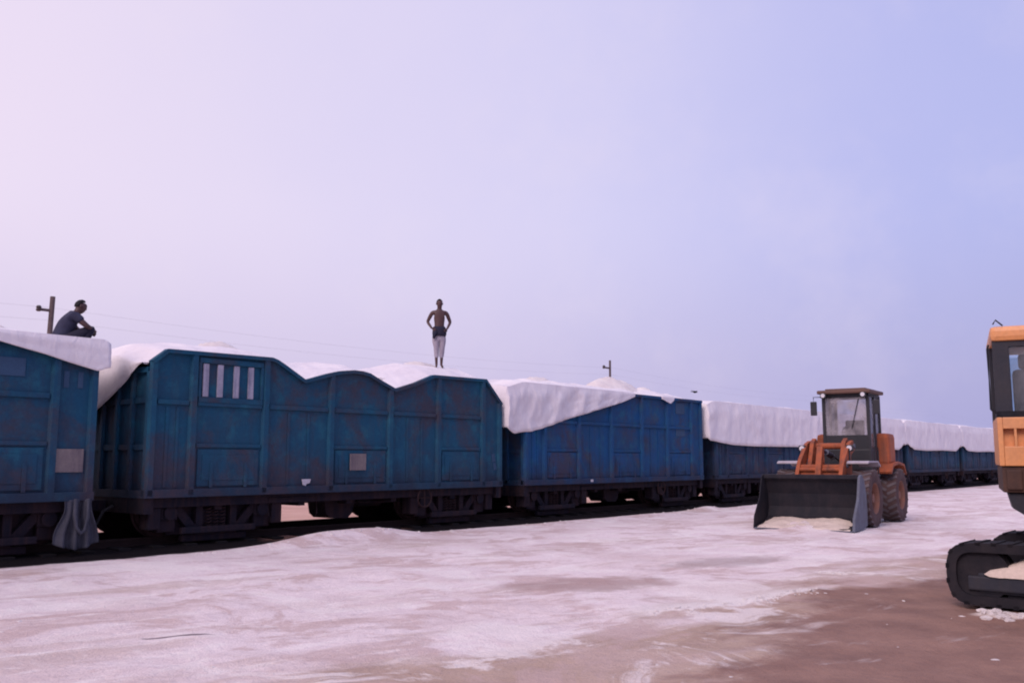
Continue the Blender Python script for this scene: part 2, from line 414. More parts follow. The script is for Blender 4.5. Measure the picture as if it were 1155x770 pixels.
# ------------------------------------------------------------------ world, sun, camera
world = bpy.data.worlds.new('World'); scene.world = world; world.use_nodes = True
wt = world.node_tree; bg = wt.nodes['Background']
SUN_EL, SUN_AZ = math.radians(38), math.radians(-150)     # azimuth from +Y towards +X
sky = wt.nodes.new('ShaderNodeTexSky'); sky.sky_type = 'NISHITA'; sky.sun_disc = False
sky.sun_elevation = SUN_EL; sky.sun_rotation = SUN_AZ; sky.dust_density = 4; sky.air_density = 1.5
tc = wt.nodes.new('ShaderNodeTexCoord'); sp = wt.nodes.new('ShaderNodeSeparateXYZ'); wt.links.new(tc.outputs['Generated'], sp.inputs[0])
cn = noise_node(wt, tc.outputs['Generated'], 2.2, 4, .55)
side = math_(wt, 'ADD', sp.outputs[0], math_(wt, 'MULTIPLY', math_(wt, 'ADD', cn, -.5), .35))
overcast = ramp(wt, maprange(wt, side, -.7, .75, 0, 1, False), [(0.0, (.93, .80, .94)), (.30, (.815, .735, .93)), (.52, (.69, .66, .925)), (.74, (.52, .535, .885)), (1.0, (.41, .46, .84))])
hz = ramp(wt, maprange(wt, side, -.7, .75, 0, 1, False), [(0.0, (.69, .60, .815)), (.4, (.66, .585, .82)), (.75, (.455, .44, .735)), (1.0, (.37, .375, .655))])
overcast = mix(wt, maprange(wt, sp.outputs[2], .27, .04), overcast, hz)
cloud = noise_node(wt, tc.outputs['Generated'], 4.5, 5, .6)
overcast = mix(wt, math_(wt, 'MULTIPLY', maprange(wt, cloud, .45, .75), .22), overcast, (.92, .80, .90))
scaled = mix(wt, 1.0, overcast, (7.7, 7.6, 7.75), 'MULTIPLY')
wt.links.new(mix(wt, .94, sky.outputs[0], scaled), bg.inputs['Color'])
bg.inputs['Strength'].default_value = .1
sl = bpy.data.lights.new('sun', 'SUN'); sl.energy = 1.5; sl.angle = math.radians(25); sl.color = (1.0, .78, .78)
so = bpy.data.objects.new('sun', sl); link(so)
dirv = Vector((math.sin(SUN_AZ)*math.cos(SUN_EL), math.cos(SUN_AZ)*math.cos(SUN_EL), math.sin(SUN_EL)))
so.rotation_euler = dirv.to_track_quat('Z', 'Y').to_euler()

cam = bpy.data.cameras.new('camera'); co = bpy.data.objects.new('camera', cam); link(co)
cam.sensor_width = 36; cam.lens = 36*1041.08/1155; cam.clip_end = 8000
co.location = (0, 0, 1.6707); co.rotation_euler = (PI/2 + math.atan((518.1-385)/1041.08), 0, 0)
scene.camera = co
vs = scene.view_settings; vs.view_transform = 'Standard'; vs.look = 'None'; vs.gamma = 1; vs.exposure = .38
vs.use_curve_mapping = False
scene.cycles.filter_width = 2.0

# ------------------------------------------------------------------ ground
def axis_steps(a, b, step, far_lo, far_hi):
    xs = [a]
    while xs[-1] < b: xs.append(xs[-1]+step)
    st = step; lo = [a]
    while lo[-1] > far_lo: st *= 1.22; lo.append(lo[-1]-st)
    st = step; hi = [xs[-1]]
    while hi[-1] < far_hi: st *= 1.22; hi.append(hi[-1]+st)
    return lo[:0:-1] + xs + hi[1:]
def ground_h(x, y):
    p = Vector((x, y, 0)); s = p.dot(U); t = p.dot(N)-DIST
    d = math.hypot(x, y)
    near = 1-sstep(40, 70, d)
    open_ = 1-sstep(-1.4, -.5, t)              # flat under the train
    h = (.030*fbm(x*.45, y*.45) + .017*fbm(x*1.9, y*1.9, 3) + .013*fbm(x*4.5, y*4.5, 9, 3))*near*(.25+.75*open_)
    # wheel ruts running beside the line
    q = x*math.sin(A+.2)+y*math.cos(A+.2); r = -x*math.cos(A+.2)+y*math.sin(A+.2)
    h += .013*math.sin(r*2.6+1.6*n3(q*.12, r*.3, 5))*open_*near*(.5+.5*n3(q*.2, r*.2, 8))
    # bank of salt shovelled against the track
    tt = t+.62
    h += .21*math.exp(-(tt/.42)**2)*math.exp(-((s-12.1)/1.25)**2)
    h += .15*math.exp(-(tt/.42)**2)*math.exp(-((s-13.6)/1.0)**2)
    h += .05*math.exp(-(tt/.35)**2)*(.5+.8*n3(s*.45, 2.2))*near*sstep(11, 14, s)
    h += .09*math.exp(-(tt/.3)**2)*math.exp(-((s-28.0)/.7)**2)
    h += .05*math.exp(-(tt/.4)**2)*math.exp(-((s-41)/6.0)**2)
    # ridge of broken salt crust at the edge of the brown soil
    a0, a1 = Vector((1.5, 10.25)), Vector((3.9, 12.1)); ab = a1-a0
    k = max(0, min(1, (Vector((x, y))-a0).dot(ab)/ab.dot(ab))); dd = (Vector((x, y))-(a0+ab*k)).length
    h += .055*math.exp(-((dd+.06*n3(x*4, y*4))/.14)**2)*(.6+.6*n3(x*3, y*3, 4))
    # salt pushed up in front of the loader and under the digger's track
    for (cx, cy, rr, hh) in ((7.35, 22.6, .9, .12), (6.9, 22.9, .5, .1), (5.15, 10.15, .2, .07), (5.6, 9.85, .25, .08)):
        d2 = ((x-cx)**2+(y-cy)**2)/(rr*rr)
        if d2 < 6: h += hh*math.exp(-d2)*(1+.5*n3(x*6, y*6, 1))
    return h
xs = axis_steps(-11, 16, .13, -3000, 3000); ys = axis_steps(5, 34, .13, -300, 4000)
bm = bmesh.new()
grid = [[bm.verts.new((x, y, ground_h(x, y))) for x in xs] for y in ys]
for r0, r1 in zip(grid, grid[1:]):
    for i in range(len(xs)-1): bm.faces.new((r0[i], r0[i+1], r1[i+1], r1[i]))
tag(mesh_obj('ground', bm, M['ground'], smooth='all'), kind='structure')

# ballast of the track
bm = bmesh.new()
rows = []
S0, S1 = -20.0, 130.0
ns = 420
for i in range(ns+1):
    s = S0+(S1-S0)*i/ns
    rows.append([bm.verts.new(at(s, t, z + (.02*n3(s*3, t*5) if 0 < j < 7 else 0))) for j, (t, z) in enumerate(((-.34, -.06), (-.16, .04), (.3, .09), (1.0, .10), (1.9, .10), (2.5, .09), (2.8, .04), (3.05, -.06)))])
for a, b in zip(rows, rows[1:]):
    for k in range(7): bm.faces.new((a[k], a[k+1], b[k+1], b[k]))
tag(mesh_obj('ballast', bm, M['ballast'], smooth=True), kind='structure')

track = thing('railway_track', 'steel railway track the blue goods wagons stand on', 'railway track', at(0, 0), ROT)
CT = 1.525
for y in (CT-.86, CT+.86):
    mb = MB(); mb.box(S0, S1, y-.07, y+.07, .10, .125).box(S0, S1, y-.012, y+.012, .125, .21).box(S0, S1, y-.035, y+.035, .21, .25)
    mb.build('rail', M['rail'], track)
for i in range(70):
    MB().box(-6+i*.65-.12, -6+i*.65+.12, CT-1.37, CT+1.37, .02, .118, .015).build('sleeper', M['sleeper'], track)

# ------------------------------------------------------------------ wagon
STAN = [.08, .89, 2.5, 4.17, 5.88, 7.45, 9.05, 9.70]
ZB = 1.0
ARCHED = [(0, 3.46), (.31, 3.70), (2.6, 3.73), (2.74, 3.69), (2.91, 3.61), (3.44, 3.33), (3.75, 3.42), (4.06, 3.51), (4.4, 3.59), (4.75, 3.63), (5.0, 3.625), (5.22, 3.59), (5.54, 3.46), (6.0, 3.29), (6.65, 3.48), (7.24, 3.70), (9.14, 3.72), (9.78, 3.12)]
def side_wall(bays_low=(1, 3, 5), top=None):
    mb = MB()
    if top: mb.prism([(.02, ZB)] + [(max(.02, min(L-.02, s)), z-.02) for s, z in top] + [(L-.02, ZB)], 'y', .07, .10)
    else: mb.box(.02, L-.02, .07, .10, ZB, RIM-.02)
    for i, s in enumerate(STAN):
        w = .08 if i in (0, 7) else .085
        mb.prism([(s-w, .07), (s-w*.62, 0), (s+w*.62, 0), (s+w, .07)], 'z', ZB+.02, (interp(s, top)-.07) if top else RIM-.08)
    if top:                                                      # coping bent along the arched edge
        off = []
        for i, (s, z) in enumerate(top):
            a, b = Vector(top[max(0, i-1)]), Vector(top[min(len(top)-1, i+1)]); d = (b-a).normalized(); off.append((s+d.y*.075, z-d.x*.075))
        mb.prism(top + off[::-1], 'y', -.012, .13)
    else: mb.box(0, L, -.012, .13, RIM-.09, RIM, .012)
    mb.box(0, L, .0, .11, ZB-.02, ZB+.13, .01)                  # bottom rail
    for i in range(7):
        a, b = STAN[i]+.09, STAN[i+1]-.09
        if b-a < .6: continue
        mb.box(a, b, .03, .072, 2.68, 2.77, .01)                # waist rail
        if i in bays_low: mb.box(a, b, .035, .072, 1.90, 1.97, .008)
        else:
            # shallow pressed stiffeners on the plain bays
            for k in (1, 2):
                xx = a+(b-a)*k/3; mb.box(xx-.03, xx+.03, .055, .072, ZB+.16, 2.64, .006)
    return mb
def end_wall(x, sg, top):
    mb = MB(); a = x+sg*.07; b = x+sg*.10
    mb.box(min(a, b), max(a, b), .1, W-.1, ZB, top-.02)
    for k in range(6):
        y = .12+(W-.24)*k/5; mb.box(min(x, a), max(x, a), y-.05, y+.05, ZB, top-.09, .01)
    for z in (1.9, 2.75): mb.box(min(x+sg*.03, a), max(x+sg*.03, a), .18, W-.18, z-.05, z+.05)
    mb.box(min(x, x+sg*.12), max(x, x+sg*.12), .13, W-.13, top-.1, top-.003)
    mb.box(min(x, x+sg*.12), max(x, x+sg*.12), .11, W-.11, ZB-.02, ZB+.12)
    return mb
def flip_y(bm):
    for v in bm.verts: v.co.y = W - v.co.y
    bmesh.ops.reverse_faces(bm, faces=bm.faces)
def bogie_frame():
    mb = MB()
    # cast side frame: arch over both axle boxes with two windows
    z0 = .25
    out = [(-1.32, .62), (-1.32, .82), (-1.12, .92), (-.6, .98), (-.35, 1.02), (.35, 1.02), (.6, .98), (1.12, .92), (1.32, .82), (1.32, .62), (1.12, .56), (.86, .56), (.66, .40), (.40, .27), (-.40, .27), (-.66, .40), (-.86, .56), (-1.12, .56)]
    # built from pieces round the openings
    mb.prism([(-1.32, .62), (-1.32, .82), (-1.12, .92), (-.35, 1.02), (.35, 1.02), (1.12, .92), (1.32, .82), (1.32, .62), (1.12, .70), (.8, .80), (-.8, .80), (-1.12, .70)], 'y', .28, .44)
    mb.prism([(-.95, .78), (-.75, .79), (-.36, .36), (-.42, .27), (-.62, .40)], 'y', .29, .43)
    mb.prism([(.95, .78), (.75, .79), (.36, .36), (.42, .27), (.62, .40)], 'y', .29, .43)
    mb.box(-.46, .46, .285, .435, .25, .37, .02)
    mb.box(-.44, -.30, .285, .435, .37, .80); mb.box(.30, .44, .285, .435, .37, .80)
    for x in (-1.0, 1.0): mb.box(x-.17, x+.17, .26, .45, .56, .80, .03)
    mb.box(-.95, .95, .445, .50, .28, .90); mb.box(-.7, .7, .30, .46, .14, .27, .03); mb.box(-1.22, -.85, .3, .47, .34, .58, .03); mb.box(.85, 1.22, .3, .47, .34, .58, .03)
    mb.box(-.80, .80, .15, .25, .30, .42, .02); mb.box(-1.45, -1.2, .2, .5, .40, .80, .03); mb.box(1.2, 1.45, .2, .5, .40, .80, .03)
    return mb
def make_wagon(name='goods_wagon'):
    r = thing(name, 'x', 'goods wagon')
    side_wall().build('side_wall', M['paint'], r)
    mb = side_wall(); flip_y(mb.bm); mb.build('side_wall', M['paint'], r)
    for x, sg in ((0.0, 1), (L, -1)): end_wall(x, sg, RIM).build('end_wall', M['paint'], r)
    MB().box(.1, L-.1, .1, W-.1, ZB+.03, ZB+.10).build('floor', M['under'], r)
    u = MB()
    u.box(.1, L-.1, .16, .24, .80, ZB+.02); u.box(.1, L-.1, W-.24, W-.16, .80, ZB+.02)
    u.box(.05, L-.05, CT-.2, CT+.2, .78, ZB+.025)
    for x in (.1, 1.63, 3.6, 4.89, 6.2, L-1.63, L-.1): u.box(x-.08, x+.08, .24, W-.24, .72, ZB+.022)
    for x in (.1, L-.1): u.box(x-.09, x+.09, .06, W-.06, .70, ZB+.01)
    u.tube([(2.2, .55, .80), (3.6, .6, .78), (6.0, .6, .70), (7.6, .55, .70)], .018);
    u.build('underframe', M['under'], r)
    # door flaps between the stanchions
    for i in (1, 3, 5):
        a, b = STAN[i]+.13, STAN[i+1]-.13
        mb = MB(); mb.box(a, b, .05, .069, ZB+.17, 1.87, .012); mb.box(a+.1, b-.1, .04, .05, ZB+.28, 1.76, .006)
        for k in (.22, .78): mb.box(a+(b-a)*k-.035, a+(b-a)*k+.035, .028, .041, ZB+.14, 1.62, .004)
        mb.build('door', M['paint'], r)
    # brake gear
    mb = MB(); mb.prism([(4.42, .9), (4.5, .50), (4.62, .40), (5.1, .38), (5.22, .48), (5.35, .9)], 'y', .55, 1.15)
    mb.cyl((5.3, .85, .74), (5.5, .85, .74), .10); mb.build('brake_cylinder', M['under'], r, True)
    mb = MB(); mb.cyl((5.7, 1.0, .76), (6.4, 1.0, .76), .17, seg=20); mb.build('air_reservoir', M['under'], r, True)
    mb = MB()
    for x in (2.72, 3.92): mb.tube([(x, .16, .95), (x, .14, .55), (x+.02, .2, .5)], .014, 6)
    mb.tube([(2.72, .14, .90), (3.92, .14, .90)], .012, 6)
    mb.build('step_iron', M['under'], r)
    mb = MB(); mb.lathe([(.22, -.02), (.24, 0), (.22, .02), (.20, 0)], (7.0, .04, .78), 'y', 20)
    for a in range(4): mb.tube([(7.0, .04, .78), (7.0+.22*math.cos(a*PI/2), .04, .78+.22*math.sin(a*PI/2))], .012, 6)
    mb.tube([(7.0, .04, .78), (7.0, .2, .78)], .02, 6); mb.build('handbrake_wheel', M['wheel'], r)
    for x, sg in ((0, -1), (L, 1)):
        mb = MB(); mb.box(min(x, x+sg*.36), max(x, x+sg*.36), CT-.09, CT+.09, .72, .92, .02)
        mb.box(min(x+sg*.3, x+sg*.5), max(x+sg*.3, x+sg*.5), CT-.16, CT+.13, .66, .97, .05); mb.build('coupler', M['under'], r)
        mb = MB(); mb.tube([(x+sg*.05, CT-.45, .82), (x+sg*.22, CT-.45, .74), (x+sg*.33, CT-.45, .52), (x+sg*.46, CT-.42, .42)], .03); mb.build('brake_hose', M['rubber'], r, True)
    for cx in (1.63, L-1.63):
        b = bpy.data.objects.new('bogie', None); link(b, r); b.location = (cx, 0, 0)
        bogie_frame().build('side_frame', M['under'], b)
        mb = bogie_frame(); flip_y(mb.bm); mb.build('side_frame', M['under'], b)
        MB().box(-.26, .26, .36, W-.36, .42, .74, .03).build('bolster', M['under'], b)
        for x in (-.15, 0, .15):
            mb = MB(); pts = [(x+.055*math.cos(k*PI/4), .34+.055*math.sin(k*PI/4), .375+.008*k) for k in range(48)]
            mb.tube(pts, .016, 5); mb.build('spring', M['wheel'], b, True)
        for ax in (-1.0, 1.0):
            MB().cyl((ax, .35, .74), (ax, W-.35, .74), .075).build('axle', M['wheel'], b, True)
            for y, sg in ((CT-.86, 1), (CT+.86, -1)):
                R = .49
                mb = MB(); prof = [(.08, -.07*sg), (.20, -.06*sg), (.24, -.02*sg), (R-.10, -.01*sg), (R-.07, -.065*sg), (R, -.06*sg), (R, .03*sg), (R+.03, .045*sg), (R+.03, .07*sg), (R-.08, .07*sg), (R-.1, .03*sg), (.22, .03*sg), (.16, .08*sg), (.08, .08*sg)]
                mb.lathe(prof, (ax, y, .25+R), 'y', 32); mb.build('wheel', M['wheel'], b, True)
            for y in (.24, W-.24): MB().cyl((ax, y-.03, .69), (ax, y+.05, .69), .13, .11, 14).build('axle_box', M['under'], b, True)
    return r

GW = 'open goods wagons of the long train'
wagon_info = [
    ('blue goods wagon cut off by the left edge, beige plate near its corner', (.006, .064, .130)),
    ('teal blue goods wagon with four pale upright slats high on its side', (.006, .071, .138)),
    ('bright blue goods wagon whose tarpaulin slants up from its left end to the rim', (.004, .070, .205)),
    ('dark blue goods wagon under a smooth white cover just left of the wheel loader', (.014, .036, .09)),
    ('dark blue goods wagon standing mostly hidden behind the orange wheel loader', (.015, .048, .105)),
    ('distant dark blue goods wagon seen just right of the wheel loader', (.015, .048, .105)),
    ('distant dark blue goods wagon seen close to the left of the excavator cab', (.015, .048, .105)),
    ('farthest dark blue goods wagon, passing behind the orange excavator', (.015, .048, .105)),
]
wagons = []
proto = make_wagon()
def set_color(o, c):
    o.color = (*c, 1)
    for ch in o.children: set_color(ch, c)
for i, (lab, c) in enumerate(wagon_info):
    w = proto if i == 0 else copy_tree(proto)
    wagons.append(w)
for i, (w, (lab, c)) in enumerate(zip(wagons, wagon_info)):
    w.location = at(S2+PITCH*(i-1), 0); w.rotation_euler = (0, 0, ROT)
    tag(w, lab, 'goods wagon', GW); set_color(w, c)
    k = 0
    for ch in w.children:
        if ch.name.startswith('side_wall'):
            pass
# marks that only single wagons carry
def quad_plate(name, s0, s1, z0, z1, mat, w, y=.045, th=.02, label=None):
    o = MB().box(s0, s1, y-th, y, z0, z1, .004).build(name, mat, w)
    if label: o['label'] = label
    return o
w1, w2, w3 = wagons[:3]
near = [c for c in w2.children if c.name.startswith('side_wall')][0]
bmw = side_wall(top=ARCHED).bm; bmesh.ops.recalc_face_normals(bmw, faces=bmw.faces)
mew = bpy.data.meshes.new('arched_side_wall'); bmw.to_mesh(mew); bmw.free(); mew.materials.append(M['paint']); near.data = mew
for c, (x, sg, top) in zip([c for c in w2.children if c.name.startswith('end_wall')], ((0.0, 1, 3.36), (L, -1, 3.10))):
    b_ = end_wall(x, sg, top).bm; bmesh.ops.recalc_face_normals(b_, faces=b_.faces)
    m_ = bpy.data.meshes.new('low_end_wall'); b_.to_mesh(m_); b_.free(); m_.materials.append(M['paint']); c.data = m_
near['label'] = 'side wall with arched and dipping top edge'
quad_plate('plate', 9.10, 9.58, 1.46, 1.85, M['plate'], w1, .072, .03, 'beige square plate')
quad_plate('painted_patch', 8.0, 8.55, 3.02, 3.32, M['patch'], w1, .071, .012)
for s in (9.18, 9.42): quad_plate('painted_stroke', s, s+.09, 2.88, 3.16, M['patch'], w1, .071, .012)
quad_plate('plate', 4.68, 5.14, 1.44, 1.80, M['plate'], w2, .013, .012, 'beige square plate')
mb = MB(); mb.prism([(3.44, 1.27), (3.67, 1.27), (3.64, 1.19), (3.56, 1.17), (3.54, 1.13), (3.47, 1.15)], 'y', .04, .055); mb.build('white_mark', M['whitemark'], w2)
mb = MB(); mb.prism([(9.40, 1.80), (9.52, 1.83), (9.56, 1.62), (9.44, 1.6)], 'y', .058, .0695); mb.prism([(9.46, 1.57), (9.56, 1.60), (9.60, 1.42), (9.50, 1.40)], 'y', .058, .0695); mb.build('white_mark', M['patch'], w2)
mb = MB()
for z in (2.80, 3.55): mb.box(.98, 2.41, .02, .069, z-.05, z+.05, .01)
for x in (1.0, 2.39): mb.box(x-.03, x+.03, .02, .069, 2.85, 3.50, .008)
mb.build('slat_frame', M['paint'], w2)
for s in (1.13, 1.44, 1.80, 2.13): quad_plate('slat', s-.06, s+.06, 2.86, 3.49, M['slat'], w2, .069, .035)
for z in (2.45, 3.2): quad_plate('painted_patch', 8.05, 8.62, z, z+.36, M['patch'], w3, .071, .012)
quad_plate('white_mark', 3.0, 3.12, 1.03, 1.10, M['whitemark'], w3, .0, .01)
quad_plate('painted_patch', 1.9, 2.6, 1.5, 1.9, M['patch'], wagons[3], .071, .012)
set_color(w2, wagon_info[1][1]); set_color(w3, wagon_info[2][1])

# ------------------------------------------------------------------ tarpaulins
GT = 'white tarpaulins over the wagon loads'
def make_tarp(w, idx, label, hump, edge, over=(.1, .1), flap=None, seed=0, wr=1.0, step=.06, out=.025, inner=None):
    bm = bmesh.new()
    s0, s1 = -over[0], L+over[1]
    ncol = int((s1-s0)/step); rows = []
    ntop, nh, nf = 22, 12, 5
    for i in range(ncol+1):
        s = s0+(s1-s0)*i/ncol
        ze = min(smooth_interp(s, edge), RIM+.0); d = RIM-ze
        hm = smooth_interp(s, hump)
        drop = .0
        if s < -.02: drop = .18*sstep(0, .9, -s)
        if s > L+.02: drop = .15*sstep(0, .3, s-L)
        col = []
        for k in range(nf+1):                       # far hang
            q = 1-k/nf; col.append((s, W+.05+.02*n3(s*1.5, q*2, seed), RIM+.02-.45*q-drop))
        k_on = sstep(.02, .10, d)
        y_n = .16*(1-k_on) + (-.02)*k_on; z_n = RIM-.02+.045*k_on
        if inner: d, k_on, y_n, z_n = 0, 0, .14, interp(s, inner)-.03
        for k in range(1, ntop):
            f = k/ntop; y = W+(y_n-W)*f
            sh = max(0, math.sin(PI*f))**.85
            z = RIM+.02+(z_n-RIM-.02)*f + hm*sh + wr*(.05*fbm(s*1.3, y*1.3, seed, 3)+.05*(.4-abs(n3(s*1.7, y*1.2, seed+31))*2))*min(1, sh*1.5)
            col.append((s, y, z-drop))
        dd = max(d, .004)
        for k in range(nh+1):
            q = k/nh
            fold = (.55-abs(n3(s*1.1+q*.5, q*.5, seed+3))*2.2)*.8 + (.4-abs(n3(s*2.2+q*2.6, q*2.2-s*.7, seed+9))*2)*.6 + (.3-abs(n3(s*4.5-q*3.0, q*3.5, seed+14))*2)*.25
            y = y_n - k_on*(out + .06*wr*(fold+.25)*sstep(0, .5, q*d+.15)*min(1, d*1.2))*min(1, q*4)
            z = z_n-(dd+(z_n-RIM))*q if k_on > 0 else z_n-.03*q
            if k_on <= 0: y = y_n+.02*q
            col.append((s + .05*wr*n3(s*2, q*3, seed+5)*q*k_on, y, z-drop*(1-q*.6)))
        rows.append([bm.verts.new(c) for c in col])
    for a, b in zip(rows, rows[1:]):
        for k in range(len(a)-1): bm.faces.new((a[k], a[k+1], b[k+1], b[k]))
    if flap:                                        # cloth hanging down over the wagon's end
        for (edge_row, sx, fl) in flap:
            base = rows[0] if sx < 0 else rows[-1]
            prev = base[nf:nf+ntop+1]; n = nh; top = [v.co.copy() for v in prev]; side = []
            for k in range(1, n+1):
                cur = []
                for c in top:
                    E = smooth_interp(c.y, fl) - min(0, c.z-RIM)*0; q = k/n
                    bulge = .09*math.sin(PI*min(1, q))*.5 + .07*n3(c.y*2.2, q*1.2, seed+20)*q
                    cur.append(bm.verts.new((c.x+sx*(.02+bulge), c.y, c.z-(c.z-RIM+E)*q if True else 0)))
                for j in range(len(cur)-1): bm.faces.new((prev[j], prev[j+1], cur[j+1], cur[j]))
                prev = cur; side.append(cur[-1])
            hang = base[nf+ntop:nf+ntop+nh+1]; side = [base[nf+ntop]] + side
            for k in range(nh):
                q4 = [hang[k], hang[k+1], side[k+1], side[k]]
                q4 = [v for i_, v in enumerate(q4) if v not in q4[:i_]]
                if len(q4) >= 3: bm.faces.new(q4)
    o = mesh_obj('tarpaulin', bm, M['tarp'], None, True)
    so_ = o.modifiers.new('thickness', 'SOLIDIFY'); so_.thickness = .008; so_.offset = 0
    o.location = w.location; o.rotation_euler = w.rotation_euler
    return tag(o, label, 'tarpaulin', GT)
make_tarp(w1, 0, 'white tarpaulin under the crouching man, its edge sloping down the leftmost wagon',
          [(0, .3), (7.9, .3), (8.5, .15), (8.9, -.27), (9.7, -.27), (9.85, .0)], [(0, 3.6), (7.5, 3.66), (8.1, 3.55), (8.81, 3.40), (9.72, 3.18), (9.95, 3.3)], (.05, .14), None, 1, .5)
make_tarp(w2, 1, 'white tarpaulin covering the teal wagon with slats, under the standing man',
          [(-.1, .06), (.4, .2), (1.1, .28), (2.4, .31), (3.5, .34), (4.4, .2), (6.6, .32), (8.4, .40), (9.3, .36), (9.8, .15)],
          [(-.11, 3.42), (.31, 3.715), (2.55, 3.73), (2.75, 3.70), (2.91, 3.63), (3.44, 3.33), (3.75, 3.41), (4.06, 3.51), (4.4, 3.58), (4.75, 3.62), (5.0, 3.62), (5.22, 3.59), (5.54, 3.45), (6.0, 3.30), (6.65, 3.46), (7.24, 3.70), (9.1, 3.72), (9.25, 3.66), (9.81, 3.12)],
          (.06, .0), [(0, -1, [(0, .28), (.2, .30), (.98, .70), (1.9, 1.15), (3.05, 1.75)])], 2, .8, .06, inner=ARCHED)
make_tarp(w3, 2, 'white tarpaulin hanging deep over the left end of the bright blue wagon',
          [(-.8, .12), (.5, .1), (1.0, .22), (1.6, .14), (2.4, .25), (3.9, .2), (5.5, .22), (7.5, .25), (9.0, .25), (9.7, .12)],
          [(-.83, 2.55), (-.47, 2.39), (.2, 2.42), (.6, 2.5), (2.31, 2.91), (4.63, 3.41), (5.65, 3.70), (6.6, 3.72), (6.82, 3.70), (7.54, 3.50), (7.95, 3.70), (9.66, 3.73)],
          (.78, .12), [(0, -1, [(0, 1.2), (3.05, 1.4)])], 3, 1.2, .06)
far_lab = ['smooth white tarpaulin reaching halfway down the dark wagon left of the wheel loader', 'white tarpaulin on the wagon behind the wheel loader cab',
           'white tarpaulin on the distant wagon just right of the wheel loader', 'white tarpaulin on the distant wagon nearest to the orange excavator', 'white tarpaulin on the farthest wagon, passing behind the orange excavator']
for j in range(5):
    first = j == 0
    e = [(-.8, 2.42), (.17, 2.27), (1.2, 2.20), (3.0, 2.17), (9.2, 2.20), (9.9, 2.26)] if first else [(-.2, 2.50), (.3, 2.32), (.9, 2.20), (3, 2.16), (6, 2.2), (8.9, 2.17), (9.4, 2.3), (9.9, 2.52)]
    make_tarp(wagons[3+j], 3+j, far_lab[j], [(-.8, .06), (.3, .08), (2, .12+.03*j), (5, .08), (8, .14), (9.8, .05)], e,
              (.62 if first else .46, .45), [(0, -1, [(0, 1.3), (3.05, 1.3)])], 10+j, .9 if first else .7, .1, .06)

# ------------------------------------------------------------------ salt heaps showing above the tarpaulins
def salt_heap(label, w, bumps, seed, base=RIM-.15):
    bm = bmesh.new(); x0 = min(b[0]-2.2*b[2] for b in bumps); x1 = max(b[0]+2.2*b[2] for b in bumps)
    x0, x1 = max(.2, x0), min(L-.2, x1)
    nx, ny = int((x1-x0)/.07), 26; g = []
    for i in range(nx+1):
        x = x0+(x1-x0)*i/nx; row = []
        for j in range(ny+1):
            y = .55+(2.75-.55)*j/ny
            h = base
            for (bx, by, rx, ry, bh) in bumps:
                r = math.sqrt(((x-bx)/rx)**2+((y-by)/ry)**2); h = max(h, base+bh*math.exp(-1.3*r*r)*(1+.12*n3(x*1.7, y*1.7, seed)))
            h += .045*fbm(x*2.6, y*2.6, seed, 5)+.03*abs(n3(x*9, y*9, seed+3))
            if i in (0, nx) or j in (0, ny): h = base-.1
            row.append(bm.verts.new((x, y, h)))
        g.append(row)
    for a, b in zip(g, g[1:]):
        for j in range(ny): bm.faces.new((a[j], a[j+1], b[j+1], b[j]))
    o = mesh_obj('salt_heap', bm, M['salt'], None, 'all'); o.location = w.location; o.rotation_euler = w.rotation_euler
    return tag(o, label, 'salt heap', 'salt heaped on the wagons')
salt_heap('white salt heaped in two mounds above the tarpaulin of the bright blue wagon', w3,
          [(2.55, 1.7, .9, .9, .60), (6.5, 1.7, 1.8, 1.1, .82), (8.55, 1.7, .8, .8, .60)], 41)
salt_heap('low pale salt mound on the leftmost wagon beside the crouching man', w1, [(8.0, 1.6, 1.2, 1.0, .62)], 43)
salt_heap('low pale salt mound showing just above the wagon with pale slats', w2, [(2.3, 1.6, .9, .9, .55), (8.3, 1.6, 1.3, 1.0, .62)], 47)

# ------------------------------------------------------------------ people
def skinned(joints, bones, root, subdiv=1):
    """joints: name -> (pos, radius) ; returns bmesh of the grown surface"""
    names = list(joints); me = bpy.data.meshes.new('tmp')
    me.from_pydata([joints[n][0] for n in names], [(names.index(a), names.index(b)) for a, b in bones], [])
    o = bpy.data.objects.new('tmp', me); COL.objects.link(o)
    sk = o.modifiers.new('s', 'SKIN'); sk.use_smooth_shade = True
    if not me.skin_vertices: raise RuntimeError('no skin layer')
    for i, n in enumerate(names):
        r = joints[n][1]; r = r if isinstance(r, tuple) else (r, r)
        me.skin_vertices[0].data[i].radius = r; me.skin_vertices[0].data[i].use_root = (n == root)
    ss = o.modifiers.new('d', 'SUBSURF'); ss.levels = subdiv; ss.render_levels = subdiv
    dg = bpy.context.evaluated_depsgraph_get(); dg.update()
    ev = bpy.data.meshes.new_from_object(o.evaluated_get(dg))
    bm = bmesh.new(); bm.from_mesh(ev)
    bpy.data.objects.remove(o); bpy.data.meshes.remove(me); bpy.data.meshes.remove(ev)
    return bm
def join(bm, other):
    me = bpy.data.meshes.new('j'); other.to_mesh(me); other.free(); bm.from_mesh(me); bpy.data.meshes.remove(me)
